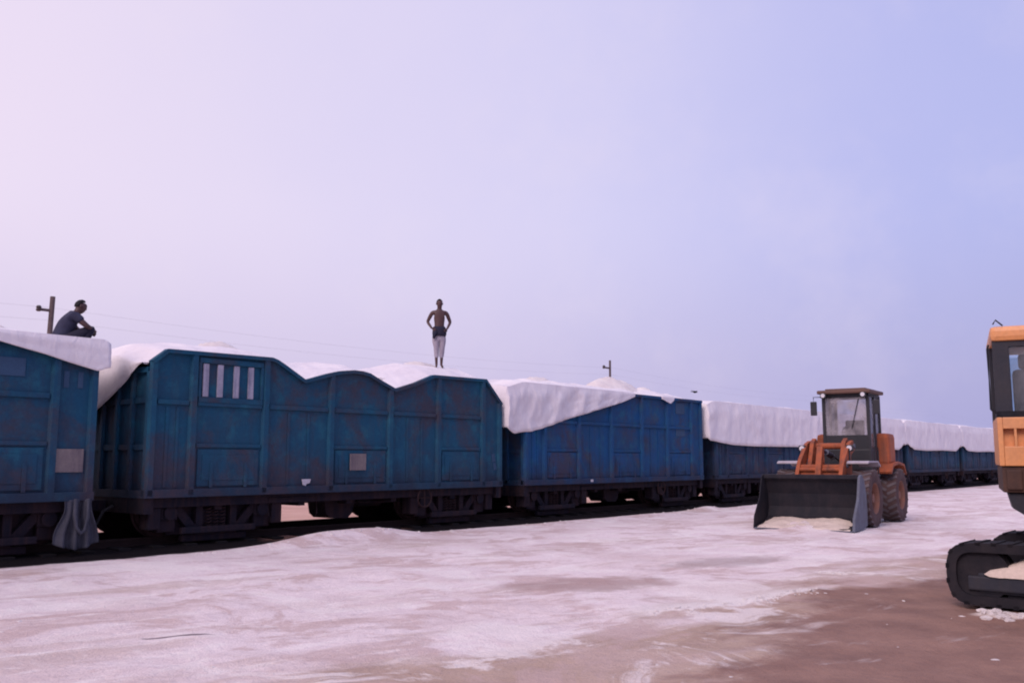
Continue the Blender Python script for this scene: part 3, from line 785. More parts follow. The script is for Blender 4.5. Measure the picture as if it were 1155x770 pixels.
def add_hand(bm, wrist, palm_dir, palm_normal, curl=.5, size=1.0):
    """palm and five fingers, rooted in the wrist"""
    w = Vector(wrist); d = Vector(palm_dir).normalized(); n = Vector(palm_normal).normalized(); sd = d.cross(n).normalized(); n = sd.cross(d)
    J = {'w': (w, .026*size), 'p': (w+d*.045*size, (.040*size, .018*size)), 'k': (w+d*.088*size, (.040*size, .015*size))}
    join(bm, skinned(J, [('w', 'p'), ('p', 'k')], 'w', 1))
    for i, (off, ln) in enumerate(((-.030, .072), (-.010, .080), (.011, .075), (.030, .060))):
        p0 = w+d*.07*size+sd*off*size; a = curl
        p1 = p0+d*.03*size; p2 = p1+(d*math.cos(a*.7)-n*math.sin(a*.7))*ln*.55*size; p3 = p2+(d*math.cos(a*1.6)-n*math.sin(a*1.6))*ln*.5*size
        join(bm, skinned({'0': (p0, .010), '1': (p1, .0095), '2': (p2, .0088), '3': (p3, .007)}, [('0', '1'), ('1', '2'), ('2', '3')], '0', 1))
    p0 = w+d*.02*size-sd*.018*size; p1 = w+d*.05*size-sd*.055*size-n*.008; p2 = p1+(d*.8-sd*.35-n*.3)*.035*size
    join(bm, skinned({'0': (p0, .013), '1': (p1, .011), '2': (p2, .008)}, [('0', '1'), ('1', '2')], '0', 1))
def add_face(bm, c, fwd, up, s=1.0):
    c, f, u = Vector(c), Vector(fwd).normalized(), Vector(up).normalized(); r = f.cross(u)
    mbx = MB()
    mbx.ball((0, 0, 0), .014*s, (1, 1.3, 1.6), 8)                       # nose
    for v in mbx.bm.verts: v.co = c+f*(.100*s+v.co.y)+u*(v.co.z-.012*s)+r*v.co.x
    join(bm, mbx.bm)
    for sg in (-1, 1):
        e = MB(); e.ball((0, 0, 0), .011*s, (1.2, .7, .7), 8)
        for v in e.bm.verts: v.co = c+f*(.090*s+v.co.y)+u*(v.co.z+.014*s)+r*(v.co.x+sg*.031*s)
        join(bm, e.bm)
        e = MB(); e.ball((0, 0, 0), .026*s, (.35, .7, 1.15), 8)
        for v in e.bm.verts: v.co = c+f*(v.co.y-.005)+u*(v.co.z-.005)+r*(v.co.x+sg*.084*s)
        join(bm, e.bm)
    m_ = MB(); m_.ball((0, 0, 0), .02*s, (1.2, .5, .4), 8)
    for v in m_.bm.verts: v.co = c+f*(.090*s+v.co.y)+u*(v.co.z-.052*s)+r*v.co.x
    join(bm, m_.bm)
def hair_cap(c, fwd, up, parent, s=1.0):
    c, f, u = Vector(c), Vector(fwd).normalized(), Vector(up).normalized(); r = f.cross(u)
    mbx = MB(); mbx.ball((0, 0, 0), .1, (.86, 1.04, 1.12), 16)
    bmesh.ops.delete(mbx.bm, geom=[v for v in mbx.bm.verts if v.co.z < .015 - .0 + (.055 if v.co.y > .03 else -.075 if v.co.y < -.02 else 0)], context='VERTS')
    for v in mbx.bm.verts:
        k = 1+.06*n3(v.co.x*40, v.co.y*40, v.co.z*40); v.co = c-f*.012+(r*v.co.x+f*v.co.y*.94+u*v.co.z*.98)*k*s+u*.006
    o = mbx.build('hair', M['hair'], parent, 'all')
    m = o.modifiers.new('t', 'SOLIDIFY'); m.thickness = .014
    return o

# standing man, hands on his hips, facing the camera (local +Y is forward)
px = thing('person', 'bare-chested man standing with hands on hips, dark cloth at waist, pale wrap round his legs', 'person')
J = {'pelvis': ((0, 0, .93), (.145, .10)), 'belly': ((0, .005, 1.06), (.118, .09)), 'chest': ((0, 0, 1.25), (.165, .10)), 'upper': ((0, -.01, 1.39), (.12, .08)),
     'neck': ((0, -.005, 1.49), .055), 'chin': ((0, .025, 1.555), (.068, .085)), 'head': ((0, .015, 1.63), (.088, .106)), 'crown': ((0, .005, 1.705), (.072, .086))}
Bn = [('pelvis', 'belly'), ('belly', 'chest'), ('chest', 'upper'), ('upper', 'neck'), ('neck', 'chin'), ('chin', 'head'), ('head', 'crown')]
for k, sg in (('l', 1), ('r', -1)):
    J.update({'sh'+k: ((sg*.185, -.01, 1.395), .062), 'el'+k: ((sg*.295, -.10, 1.17), .044), 'wr'+k: ((sg*.195, .05, .985), .028),
              'hp'+k: ((sg*.095, 0, .87), .095), 'kn'+k: ((sg*.075, .02, .49), .054), 'cf'+k: ((sg*.07, -.015, .34), .048), 'an'+k: ((sg*.062, -.01, .085), .034), 'ft'+k: ((sg*.075, .07, .035), (.036, .028)), 'to'+k: ((sg*.085, .15, .022), (.038, .018))})
    Bn += [('upper', 'sh'+k), ('sh'+k, 'el'+k), ('el'+k, 'wr'+k), ('pelvis', 'hp'+k), ('hp'+k, 'kn'+k), ('kn'+k, 'cf'+k), ('cf'+k, 'an'+k), ('an'+k, 'ft'+k), ('ft'+k, 'to'+k)]
bm = skinned(J, Bn, 'pelvis', 2)
for sg in (1, -1): add_hand(bm, (sg*.195, .05, .985), (-sg*.35, .75, -.35), (sg*.9, .3, .2), .6, .95)
add_face(bm, (0, .012, 1.625), (0, 1, 0), (0, 0, 1), 1.0)
mesh_obj('body', bm, M['skin'], px, 'all')
hair_cap((0, .012, 1.63), (0, 1, 0), (0, 0, 1), px, 1.0)
def ring_cloth(levels, seg=40, fold=.0, seed=0, split=None):
    b = bmesh.new(); rings = []
    for li, (z, rx, ry, oy) in enumerate(levels):
        q = li/(len(levels)-1)
        ring = []
        for k in range(seg):
            a = 2*PI*k/seg; f = 1+fold*(.3+q)*(n3(math.cos(a)*2.5, math.sin(a)*2.5, seed+z*.8))
            ring.append(b.verts.new((rx*f*math.cos(a), oy+ry*f*math.sin(a), z+.03*fold*10*n3(a*1.0, z*3, seed)*(.4 if li in (0, len(levels)-1) else .1))))
        rings.append(ring)
    for a_, b_ in zip(rings, rings[1:]):
        for k in range(seg): b.faces.new((a_[k], a_[(k+1) % seg], b_[(k+1) % seg], b_[k]))
    return b
o = mesh_obj('waist_cloth', ring_cloth([(1.04, .150, .115, .0), (.99, .172, .135, .0), (.92, .180, .145, .0), (.86, .182, .148, .0), (.80, .165, .14, .0)], fold=.10, seed=4), M['darkcloth'], px, 'all')
o.modifiers.new('t', 'SOLIDIFY').thickness = .015
mb = MB(); mb.tube([(.10, .13, .90), (.135, .15, .84), (.15, .15, .77), (.165, .14, .72)], [.045, .05, .045, .02], 10); mb.build('cloth_tail', M['darkcloth'], o, 'all')
J2 = {'h': ((0, 0, .88), (.175, .135)), 'm': ((0, 0, .81), (.17, .135))}
B2 = [('h', 'm')]
for k, sg in (('l', 1), ('r', -1)):
    J2.update({'t'+k: ((sg*.088, .005, .70), .106), 'k'+k: ((sg*.072, .022, .49), .074), 'c'+k: ((sg*.066, -.01, .34), .066), 'e'+k: ((sg*.062, -.012, .24), .060)})
    B2 += [('m', 't'+k), ('t'+k, 'k'+k), ('k'+k, 'c'+k), ('c'+k, 'e'+k)]
bm = skinned(J2, B2, 'h', 2)
for v in bm.verts:
    k = 1+.05*n3(v.co.x*9, v.co.y*9, v.co.z*6); v.co.x *= k; v.co.y *= k
mesh_obj('trousers', bm, M['palecloth'], px, 'all')
# crouching man at the end of the leftmost wagon, turned towards the right (local +Y is forward)
pc = thing('person', 'dark-clad man crouching on the tarpaulin of the leftmost wagon, arm over his knee', 'person')
J = {'pelvis': ((0, -.16, .16), (.15, .12)), 'belly': ((0, -.13, .29), (.14, .115)), 'chest': ((0, -.06, .45), (.165, .12)), 'upper': ((0, .0, .57), (.13, .09)),
     'neck': ((0, .06, .65), .056), 'chin': ((0, .12, .70), (.068, .085)), 'head': ((0, .135, .765), (.088, .106)), 'crown': ((0, .145, .84), (.072, .086))}
Bn = [('pelvis', 'belly'), ('belly', 'chest'), ('chest', 'upper'), ('upper', 'neck'), ('neck', 'chin'), ('chin', 'head'), ('head', 'crown')]
for k, sg in (('l', 1), ('r', -1)):
    J.update({'sh'+k: ((sg*.19, .0, .565), .064), 'el'+k: ((sg*.275, .17, .40), .044), 'wr'+k: ((sg*.12, .33, .36), .03),
              'hp'+k: ((sg*.11, -.12, .15), .10), 'kn'+k: ((sg*.17, .30, .40), .066), 'an'+k: ((sg*.15, .10, .06), .042), 'ft'+k: ((sg*.16, .19, .035), (.038, .028)), 'to'+k: ((sg*.165, .28, .022), (.038, .02))})
    Bn += [('upper', 'sh'+k), ('sh'+k, 'el'+k), ('el'+k, 'wr'+k), ('pelvis', 'hp'+k), ('hp'+k, 'kn'+k), ('kn'+k, 'an'+k), ('an'+k, 'ft'+k), ('ft'+k, 'to'+k)]
bm = skinned(J, Bn, 'pelvis', 2)
for sg in (1, -1): add_hand(bm, (sg*.12, .33, .36), (-sg*.85, .25, -.2), (0, .7, .7), .6)
add_face(bm, (0, .112, .762), (0, 1, -.25), (0, .25, 1), 1.0)
mesh_obj('body', bm, M['skin'], pc, 'all')
hair_cap((0, .135, .765), (0, 1, -.25), (0, .25, 1), pc, 1.0)
Js = {'p': ((0, -.165, .13), (.185, .160)), 'b': ((0, -.135, .29), (.17, .150)), 'c': ((0, -.065, .45), (.190, .155)), 'u': ((0, -.01, .575), (.155, .130)), 'n': ((0, .035, .64), .080)}
Bs = [('p', 'b'), ('b', 'c'), ('c', 'u'), ('u', 'n')]
for k, sg in (('l', 1), ('r', -1)):
    Js.update({'s'+k: ((sg*.19, .0, .568), .082), 'a'+k: ((sg*.245, .105, .475), .068)}); Bs += [('u', 's'+k), ('s'+k, 'a'+k)]
mesh_obj('shirt', skinned(Js, Bs, 'p', 2), M['greycloth'], pc, 'all')
Jt = {'p': ((0, -.16, .14), (.17, .14)), 'q': ((0, -.14, .17), (.165, .135))}; Bt = [('p', 'q')]
for k, sg in (('l', 1), ('r', -1)):
    Jt.update({'h'+k: ((sg*.11, -.10, .155), .115), 'k'+k: ((sg*.17, .30, .40), .082), 'a'+k: ((sg*.152, .12, .10), .058)}); Bt += [('p', 'h'+k), ('h'+k, 'k'+k), ('k'+k, 'a'+k)]
mesh_obj('trousers', skinned(Jt, Bt, 'p', 2), M['darkcloth'], pc, 'all')

bpy.context.view_layer.update()
def surface_z(p, names=('tarpaulin', 'salt_heap')):
    best = None
    dg = bpy.context.evaluated_depsgraph_get()
    hit, loc, nrm, idx, ob, mt = scene.ray_cast(dg, Vector((p.x, p.y, 6.5)), Vector((0, 0, -1)))
    return loc.z if hit else 0
px.location = (0, 0, -50); pc.location = (0, 0, -50); bpy.context.view_layer.update()
P = at(17.05, 1.1); P.z = surface_z(P)-.012; px.location = P
px.scale = (1.02, 1.02, 1.045); px.rotation_euler = (0, 0, math.atan2(P.x, -P.y)+.12)      # local +Y towards the camera
P = at(S2-PITCH+9.50, .62); P.z = surface_z(P)-.02; pc.location = P
pc.rotation_euler = (0, 0, -PI/2+.70); pc.scale = (1.1, 1.08, 1.06)

# ------------------------------------------------------------------ poles and wires beyond the train
GP = 'wooden poles of the wire line beyond the train'
def pole(label, s, t, h, lean, arm_side, rad=.115, arm=.42):
    r = thing('utility_pole', label, 'utility pole', at(s, t), ROT, GP)
    mb = MB(); mb.tube([(lean*k/6, 0, -.3+(h+.3)*k/6) for k in range(7)], [rad*(1-.2*k/6) for k in range(7)], 12); mb.build('pole', M['wood'], r, True)
    za = h-.42
    mb = MB(); mb.box(lean-arm*arm_side, lean+.03*arm_side, -.035, .035, za-.04, za+.04, .008); mb.build('crossarm', M['wood'], r)
    for dx in (-arm+.04,): MB().lathe([(.0, 0), (.05, 0), (.085, .05), (.055, .08), (.08, .12), (.05, .17), (0, .18)], (lean+dx*arm_side, 0, za-.06), 'z', 12).build('insulator', M['insul'], r, True)
    return r
P1S, P2S, PT = 11.70, 41.05, 12.0
pole('weathered grey wooden pole with short arm beside the crouching man', P1S, PT, 6.45, .14, 1, .09)
pole('thin distant pole rising behind the salt heap of the bright blue wagon', P2S, PT, 6.95, .05, 1, .07, .62)
for dz in (0, .38):
    mb = MB()
    pts = []
    span = P2S-P1S
    for k in range(-1, 4):
        for q in range(12):
            f = q/12; s = P1S+span*(k+f); pts.append(at(s, PT-.12, (6.1 if k+f < 0 else 6.1+.45*min(1, k+f))-dz-.3*4*f*(1-f)))
    mb.tube(pts, .0016, 5)
    tag(mb.build('wire', M['wire']), ('upper' if dz == 0 else 'lower')+' thin wire strung between the poles beyond the train', 'wire', 'wires between the poles')
# bird
bd = MB(); bpos = at(39.4, 6.0, 4.88)
bd.ball((0, 0, 0), .10, (1.9, .9, .9), 10).ball((.2, 0, .05), .055, (1.2, 1, 1), 8)
bd.prism([(-.15, -.03), (-.42, -.07), (-.42, .07), (-.15, .03)], 'z', -.01, .015)
for sg in (1, -1): bd.prism([(.1, 0), (.0, sg*.3), (-.14, sg*.32), (-.1, 0)], 'z', .02, .04)
b_ = bd.build('bird', M['hair'], None, True); b_.location = bpos; b_.scale = (.6, .6, .6); b_.rotation_euler = (.3, 0, .6)
tag(b_, 'small dark bird low in the sky above the right end of the bright blue wagon', 'bird')

# ------------------------------------------------------------------ grey sheet hanging between the first two wagons
bm = bmesh.new(); rows = []
nx, nz = 44, 30
for j in range(nz+1):
    q = j/nz; row = []
    for i in range(nx+1):
        f = i/nx
        half = .23+.12*q - .03*math.sin(q*6)
        x = (f-.5)*2*half; z = 1.0-.82*q + .10*(abs(f-.5)*2)**2*q + .03*n3(f*5, 2.0)*q
        y = .05*math.sin(f*PI*7+q*1.2)*(.35+q*.7) + .05*n3(f*4, q*2, 6)
        row.append(bm.verts.new((x, y, z)))
    rows.append(row)
for a, b in zip(rows, rows[1:]):
    for i in range(nx): bm.faces.new((a[i], a[i+1], b[i+1], b[i]))
r = thing('hanging_sheet', 'crumpled grey plastic sheet hanging under the gap between the two leftmost wagons', 'plastic sheet', at(S2-PITCH+9.52, .0), ROT)
o = mesh_obj('sheet', bm, M['greysheet'], r, 'all'); o.modifiers.new('t', 'SOLIDIFY').thickness = .012
mb = MB(); mb.tube([(-.10, -.13, 1.02), (-.115, -.15, .75), (-.09, -.16, .55), (-.02, -.17, .45), (.06, -.16, .50), (.10, -.15, .72), (.10, -.12, 1.02)], .035, 10)
mb.build('cord_loop', M['greysheet'], r, 'all')

# ------------------------------------------------------------------ wheel loader (local +X forward, +Y its left side)
ha = math.radians(35.2); hd = Vector((-math.sin(ha), -math.cos(ha))); ld = Vector((math.cos(ha), -math.sin(ha)))
LO = Vector((9.03, 23.15)) - ld*1.20
lo = thing('wheel_loader', 'orange wheel loader with dark bucket lowered to the salt ground', 'wheel loader', (LO.x, LO.y, 0), math.atan2(hd.y, hd.x))
WB = 2.75
def loader_wheel(x, y, sg):
    r = bpy.data.objects.new('wheel', None); link(r, lo); r.location = (x, y, 0)
    R, hw = .72, .25
    mb = MB()
    mb.lathe([(.36, -hw*.8), (.45, -hw*.98), (.60, -hw), (.68, -hw*.9), (R-.03, -hw*.6), (R-.02, 0), (R-.03, hw*.6), (.68, hw*.9), (.60, hw), (.45, hw*.98), (.36, hw*.8)], (0, 0, R), 'y', 40)
    mb.build('tyre', M['tyre'], r, True)
    mb = MB()
    for k in range(22):
        for s2, off in ((1, 0), (-1, .5)):
            a = 2*PI*(k+off)/22
            mm = Matrix.Translation((0, 0, R)) @ Matrix.Rotation(a, 4, 'Y') @ Matrix.Translation((0, s2*.12, R-.02)) @ Matrix.Rotation(s2*.5, 4, 'Z')
            mb.box(-.035, .035, -.125, .125, -.03, .006, 0, mm)
    o = mb.build('tread', M['tread'], r); 
    mb = MB()
    mb.lathe([(.05, sg*.08), (.20, sg*.10), (.22, sg*.02), (.33, sg*.06), (.36, sg*.20), (.385, sg*.22), (.385, -sg*.20), (.05, -sg*.05)], (0, 0, R), 'y', 28)
    mb.cyl((0, sg*.05, R), (0, sg*.17, R), .13, .11, 16)
    for k in range(8): mb.cyl((.16*math.cos(k*PI/4), sg*.08, R+.16*math.sin(k*PI/4)), (.16*math.cos(k*PI/4), sg*.13, R+.16*math.sin(k*PI/4)), .018, seg=8)
    mb.build('rim', M['rim'], r, True)
for x in (0, -WB):
    for sg in (1, -1): loader_wheel(x, sg*.95, sg)
# frames
mb = MB(); mb.box(-.95, .45, -.42, .42, .5, 1.12, .04); mb.box(-.25, .25, -.62, .62, .55, .88, .05)
for sg in (1, -1): mb.prism([(-.75, 1.0), (-.62, 2.05), (-.38, 2.22), (-.18, 2.12), (.2, 1.35), (.42, 1.0)], 'y', sg*.40-.05, sg*.40+.05)
mb.cyl((-.40, -.5, 2.02), (-.40, .5, 2.02), .08)
mb.build('front_frame', M['orange'], lo)
mb = MB(); mb.box(-3.9, -1.05, -.45, .45, .55, 1.1, .04); mb.box(-WB-.25, -WB+.25, -.62, .62, .55, .9, .05); mb.build('rear_frame', M['black'], lo)
# engine hood with louvres
mb = MB(); mb.prism([(-2.35, 1.05), (-2.62, 2.35), (-3.6, 2.25), (-3.95, 2.05), (-4.0, 1.05)], 'y', -.62, .62)
for sg in (1, -1):
    for k in range(6): mb.box(-3.5, -2.75, sg*.62-.012, sg*.62+.012, 1.3+k*.09, 1.34+k*.09)
mb.build('engine_hood', M['orange'], lo)
MB().cyl((-3.0, -.28, 1.98), (-3.0, -.28, 2.6), .055).build('exhaust', M['black'], lo, True)
MB().box(-4.2, -3.88, -.85, .85, .6, 1.25, .08).build('counterweight', M['orange'], lo)
for sg in (1, -1):
    mb = MB()
    prof = [(-WB+.9, 1.35), (-WB+.62, 1.56), (-WB, 1.62), (-WB-.6, 1.55), (-WB-.85, 1.3), (-WB-.82, 1.25), (-WB-.58, 1.49), (-WB, 1.555), (-WB+.58, 1.5), (-WB+.86, 1.30)]
    mb.prism(prof, 'y', sg*.60, sg*1.15); mb.box(-2.9, -2.15, min(sg*.6, sg*.9), max(sg*.6, sg*1.05), 1.5, 2.38, .12)
    mb.build('rear_fender', M['orange'], lo)
    mb = MB(); prof = [(.42, 1.60), (.30, 1.64), (-.55, 1.64), (-.78, 1.52), (-.76, 1.49), (-.53, 1.60), (.28, 1.60), (.42, 1.57)]
    mb.prism(prof, 'y', sg*.62, sg*1.14); mb.build('front_fender', M['fender'], lo)
    mb = MB(); mb.tube([(.05, sg*.6, 1.5), (.05, sg*.6, 1.95)], .02, 6); mb.box(-.05, .03, sg*.6-.09, sg*.6+.09, 1.88, 2.04, .02)
    hl = mb.build('headlight', M['black'], lo); MB().cyl((.03, sg*.6, 1.96), (.055, sg*.6, 1.96), .065, seg=14).build('lens', M['lamp'], hl)
# cab
CX0, CX1, CW = -1.35, -2.55, .62
CYO = .16
mb = MB()
mb.box(CX1, CX0, CYO-CW, CYO+CW, 1.15, 1.95, .03)
mb.build('cab_body', M['black'], lo)
mb = MB()
for x, y in ((CX0, -1), (CX0, 1), (CX1, -1), (CX1, 1), (-1.95, 1), (-1.95, -1)):
    xx = x+(.05 if x == CX1 else -.05 if x == CX0 else 0); yy = CYO+y*(CW-.04)
    mb.box(xx-.045, xx+.045, yy-.04, yy+.04, 1.9, 3.40, .01)
for z in (1.95, 3.38): 
    for y in (-1, 1): mb.box(CX1+.05, CX0-.05, CYO+y*(CW-.04)-.03, CYO+y*(CW-.04)+.03, z-.04, z+.05)
    for x in (CX0-.05, CX1+.05): mb.box(x-.035, x+.035, CYO-CW+.06, CYO+CW-.06, z-.042, z+.052)
mb.box(CX0-.055, CX0-.02, CYO-CW+.06, CYO+CW-.06, 2.0, 2.32)
mb.build('cab_frame', M['black'], lo)
mb = MB(); mb.box(CX1-.10, CX0+.16, CYO-CW-.08, CYO+CW+.08, 3.43, 3.53, .035); mb.box(CX1+.05, CX0-.05, CYO-CW+.08, CYO+CW-.08, 3.53, 3.58, .03)
mb.build('cab_roof', M['roof'], lo)
MB().box(CX0-.062, CX0-.05, CYO-CW+.07, CYO+CW-.07, 2.32, 3.33).build('windscreen', M['glass'], lo)
MB().box(CX1+.05, CX1+.062, CYO-CW+.07, CYO+CW-.07, 2.0, 3.33).build('rear_window', M['glass'], lo)
for y in (-1, 1):
    for xa, xb in ((CX0-.1, -1.9), (-2.0, CX1+.1)):
        MB().box(min(xa, xb), max(xa, xb), CYO+y*(CW-.04)-.006, CYO+y*(CW-.04)+.006, 2.0, 3.33).build('side_window', M['darkglass'], lo)
mb = MB(); mb.box(-2.2, -1.75, CYO-.25, CYO+.25, 1.96, 2.12, .05); mb.box(-2.3, -2.18, CYO-.25, CYO+.25, 2.08, 2.75, .05); mb.build('driver_seat', M['seat'], lo)
mb = MB(); mb.lathe([(.17, -.015), (.19, 0), (.17, .015), (.155, 0)], (-1.62, CYO, 2.4), 'x', 20); mb.tube([(-1.62, CYO, 2.4), (-1.5, CYO, 2.0)], .03, 8)
mb.box(-1.63, -1.61, CYO-.16, CYO+.16, 2.385, 2.415); mb.build('steering_wheel', M['seat'], lo)
for y in (-1, 1):
    mb = MB(); mb.tube([(CX0-.04, CYO+y*(CW-.02), 3.36), (CX0+.06, CYO+y*(CW+.20), 3.36), (CX0+.06, CYO+y*(CW+.20), 3.0)], .014, 6)
    mb.box(CX0+.03, CX0+.09, CYO+y*(CW+.20)-.085, CYO+y*(CW+.20)+.085, 2.86, 3.24, .02); mb.build('mirror', M['black'], lo)
    wl = MB().box(CX0+.14, CX0+.2, CYO+y*.52-.08, CYO+y*.52+.08, 3.32, 3.45, .02).build('work_lamp', M['black'], lo)
    MB().cyl((CX0+.2, CYO+y*.52, 3.385), (CX0+.215, CYO+y*.52, 3.385), .055, seg=14).build('lens', M['lamp'], wl)
mb = MB(); mb.tube([(CX0-.02, CYO+.35, 3.28), (CX0-.02, CYO+.15, 2.5)], .012, 6); mb.build('wiper', M['black'], lo)
mb = MB()
for x in (-1.30, -1.62): mb.tube([(x, CW+CYO+.10, .62), (x, CW+CYO+.10, 1.9)], .018, 6)
for z in (.7, .98, 1.26): mb.box(-1.62, -1.30, CW+CYO+.05, CW+CYO+.15, z-.015, z+.015)
mb.build('ladder', M['black'], lo)
# lift arms, linkage, bucket
for sg in (1, -1):
    mb = MB(); mb.prism([(-.52, 2.04), (-.40, 2.16), (-.1, 2.08), (.5, 1.62), (.86, 1.10), (.96, .66), (.90, .54), (.82, .60), (.68, .92), (.3, 1.36), (-.2, 1.80), (-.46, 1.90)], 'y', sg*.54-.045, sg*.54+.045)
    mb.build('lift_arm', M['orange'], lo)
    mb = MB(); mb.cyl((-.45, sg*.30, .95), (.15, sg*.30, 1.22), .07); mb.cyl((.15, sg*.30, 1.22), (.55, sg*.48, 1.40), .035); mb.build('lift_cylinder', M['blade'], lo, True)
mb = MB(); mb.box(.15, .55, -.52, .52, 1.1, 1.55, .05); mb.prism([(.35, 1.95), (.50, 2.0), (.72, 1.45), (.82, .95), (.70, .92), (.52, 1.40)], 'y', -.07, .07); mb.cyl((.56, -.55, 1.42), (.56, .55, 1.42), .055)
mb.build('bell_crank', M['orange'], lo)
mb = MB(); mb.cyl((-.55, 0, 1.75), (.0, 0, 1.86), .075); mb.cyl((.0, 0, 1.86), (.42, 0, 1.95), .04); mb.build('tilt_cylinder', M['blade'], lo, True)
for sg in (1, -1):
    mb = MB(); mb.tube([(-.7, sg*.2, 1.3), (-.45, sg*.22, 1.62), (-.1, sg*.2, 1.72), (.2, sg*.16, 1.66), (.4, sg*.14, 1.45)], .018, 6)
    mb.tube([(-.7, sg*.28, 1.15), (-.3, sg*.3, 1.35), (.1, sg*.33, 1.28)], .016, 6); mb.build('hydraulic_hose', M['rubber'], lo, True)
    mb = MB()
    for x, z in ((-.40, 2.02), (.86, .66), (.30, 1.52)): mb.cyl((x, sg*.59, z), (x, sg*.625, z), .06, seg=14)
    mb.build('pivot_pin', M['blade'], lo, True)
mb = MB()
prof = [(2.02, .05), (1.35, .10), (1.08, .24), (.98, .50), (1.02, .85), (1.16, 1.16), (1.27, 1.25), (1.32, 1.22), (1.22, 1.12), (1.08, .84), (1.04, .52), (1.13, .28), (1.38, .15), (2.02, .075)]
mb.prism(prof, 'y', -1.17, 1.17)
mb.box(1.16, 1.36, -1.17, 1.17, 1.21, 1.31, .012)
bk = mb.build('bucket', M['bucket'], lo)
for sg in (1, -1):
    mb = MB(); mb.prism([(1.0, .12), (.97, .5), (1.0, .85), (1.14, 1.2), (1.34, 1.32), (1.48, 1.25), (1.66, .75), (2.05, .32), (2.12, .03), (1.35, .06)], 'y', sg*1.17-.02*(sg > 0)+.002, sg*1.17+.04*(1 if sg > 0 else -1)+.02*(sg < 0))
    mb.build('side_plate', M['blade'] if sg > 0 else M['bucket'], bk)
mb = MB(); mb.box(1.95, 2.16, -1.16, 1.16, .02, .048, .005); mb.build('cutting_edge', M['blade'], bk)
# salt on the bucket's floor
bm = bmesh.new(); g = []
for i in range(25):
    row = []
    for j in range(50):
        x = 1.12+1.0*i/24; y = -1.1+2.2*j/49
        fx = math.sin(PI*min(1, (i+1)/26)); h = .05+.27*(1-i/24)**.8*(.85+.5*n3(y*1.4, 3.3))*min(1, fx*3)*(1-.5*(y/1.1)**4)+.03*fbm(x*4, y*4, 2, 3)
        if i in (0, 24): h = .04
        row.append(bm.verts.new((x, y, max(.045, h))))
    g.append(row)
for a, b in zip(g, g[1:]):
    for j in range(49): bm.faces.new((a[j], a[j+1], b[j+1], b[j]))
o = mesh_obj('salt_pile', bm, M['creamsalt'], None, 'all'); o.location = lo.location; o.rotation_euler = lo.rotation_euler
tag(o, 'cream salt lying in the mouth of the loader bucket', 'salt pile')

# ------------------------------------------------------------------ excavator (local X along its tracks, Y away from the camera)
EX = Vector((.90, -.436)); 
ex = thing('excavator', 'bright orange crawler excavator cut off by the right edge', 'excavator', (5.02, 10.62, 0), math.atan2(EX.y, EX.x))
TL, TH = 3.7, .76
def track_outline(rr, z0, z1, x0, x1, n=10):
    r = (z1-z0)/2; zc = (z0+z1)/2; pts = []
    for k in range(n+1):
        a = PI/2+PI*k/n; pts.append((x0+r-rr*r*abs(math.cos(a))**.6, zc+rr*r*math.copysign(abs(math.sin(a))**.75, math.sin(a))))
    for k in range(n+1):
        a = -PI/2+PI*k/n; pts.append((x1-r+rr*math.cos(a)*r, zc+rr*r*math.sin(a)))
    return pts
for ty in (0.0, 1.95):
    r = bpy.data.objects.new('crawler_track', None); link(r, ex); r.location = (-.16+.26*ty, .30+ty*.96, 0); r.rotation_euler = (0, 0, -.26)
    # belt with grousers: the two runs and the two bends as one closed band
    outer = track_outline(1.0, .035, TH-.03, .03, TL-.03, 12); inner = track_outline(.70, .035, TH-.03, .03, TL-.03, 12)
    mb = MB(); n = len(outer)
    for y0, y1 in ((0.0, .5),):
        vo0 = [mb.bm.verts.new((p[0], y0, p[1])) for p in outer]; vo1 = [mb.bm.verts.new((p[0], y1, p[1])) for p in outer]
        vi0 = [mb.bm.verts.new((p[0], y0, p[1])) for p in inner]; vi1 = [mb.bm.verts.new((p[0], y1, p[1])) for p in inner]
        for i in range(n):
            j = (i+1) % n
            mb.bm.faces.new((vo0[i], vo0[j], vo1[j], vo1[i])); mb.bm.faces.new((vi0[i], vi0[j], vi1[j], vi1[i]))
            mb.bm.faces.new((vo0[i], vo0[j], vi0[j], vi0[i])); mb.bm.faces.new((vo1[i], vo1[j], vi1[j], vi1[i]))
    # grousers
    per = []; pts = outer+[outer[0]]
    tot = sum((Vector(b)-Vector(a)).length for a, b in zip(pts, pts[1:])); k = 0; acc = 0; step = tot/48
    for a, b in zip(pts, pts[1:]):
        a, b = Vector(a), Vector(b); d = b-a; l = d.length
        while k*step < acc+l:
            p = a+d*((k*step-acc)/l); ang = math.atan2(d.y, d.x)
            mm = Matrix.Translation((p.x, .25, p.y)) @ Matrix.Rotation(-ang, 4, 'Y')
            mb.box(-.028, .028, -.25, .25, -.010, .03, 0, mm); k += 1
        acc += l
    mb.build('track_belt', M['trackshoe'], r)
    mb = MB(); mb.lathe([(.06, .12), (.24, .10), (.27, .16), (.30, .16), (.30, .34), (.27, .34), (.24, .40), (.06, .38)], (.40, 0, TH/2), 'y', 28); mb.cyl((.40, .06, TH/2), (.40, .12, TH/2), .29, seg=28); mb.build('idler', M['trackshoe'], r, True)
    mb = MB(); mb.lathe([(.06, .08), (.20, .06), (.30, .16), (.30, .34), (.20, .44), (.06, .42)], (TL-.42, 0, TH/2), 'y', 28); mb.build('sprocket', M['trackshoe'], r, True)
    mb = MB(); mb.box(.35, TL-.35, .05, .45, .17, .40, .03); mb.box(.25, 1.0, .02, .07, .20, .36, .02)
    mb.build('track_frame', M['darkgrey'], r)
    for k in range(6): 
        MB().cyl((.72+k*.45, .10, .18), (.72+k*.45, .42, .18), .085, seg=16).build('roller', M['trackshoe'], r, True)
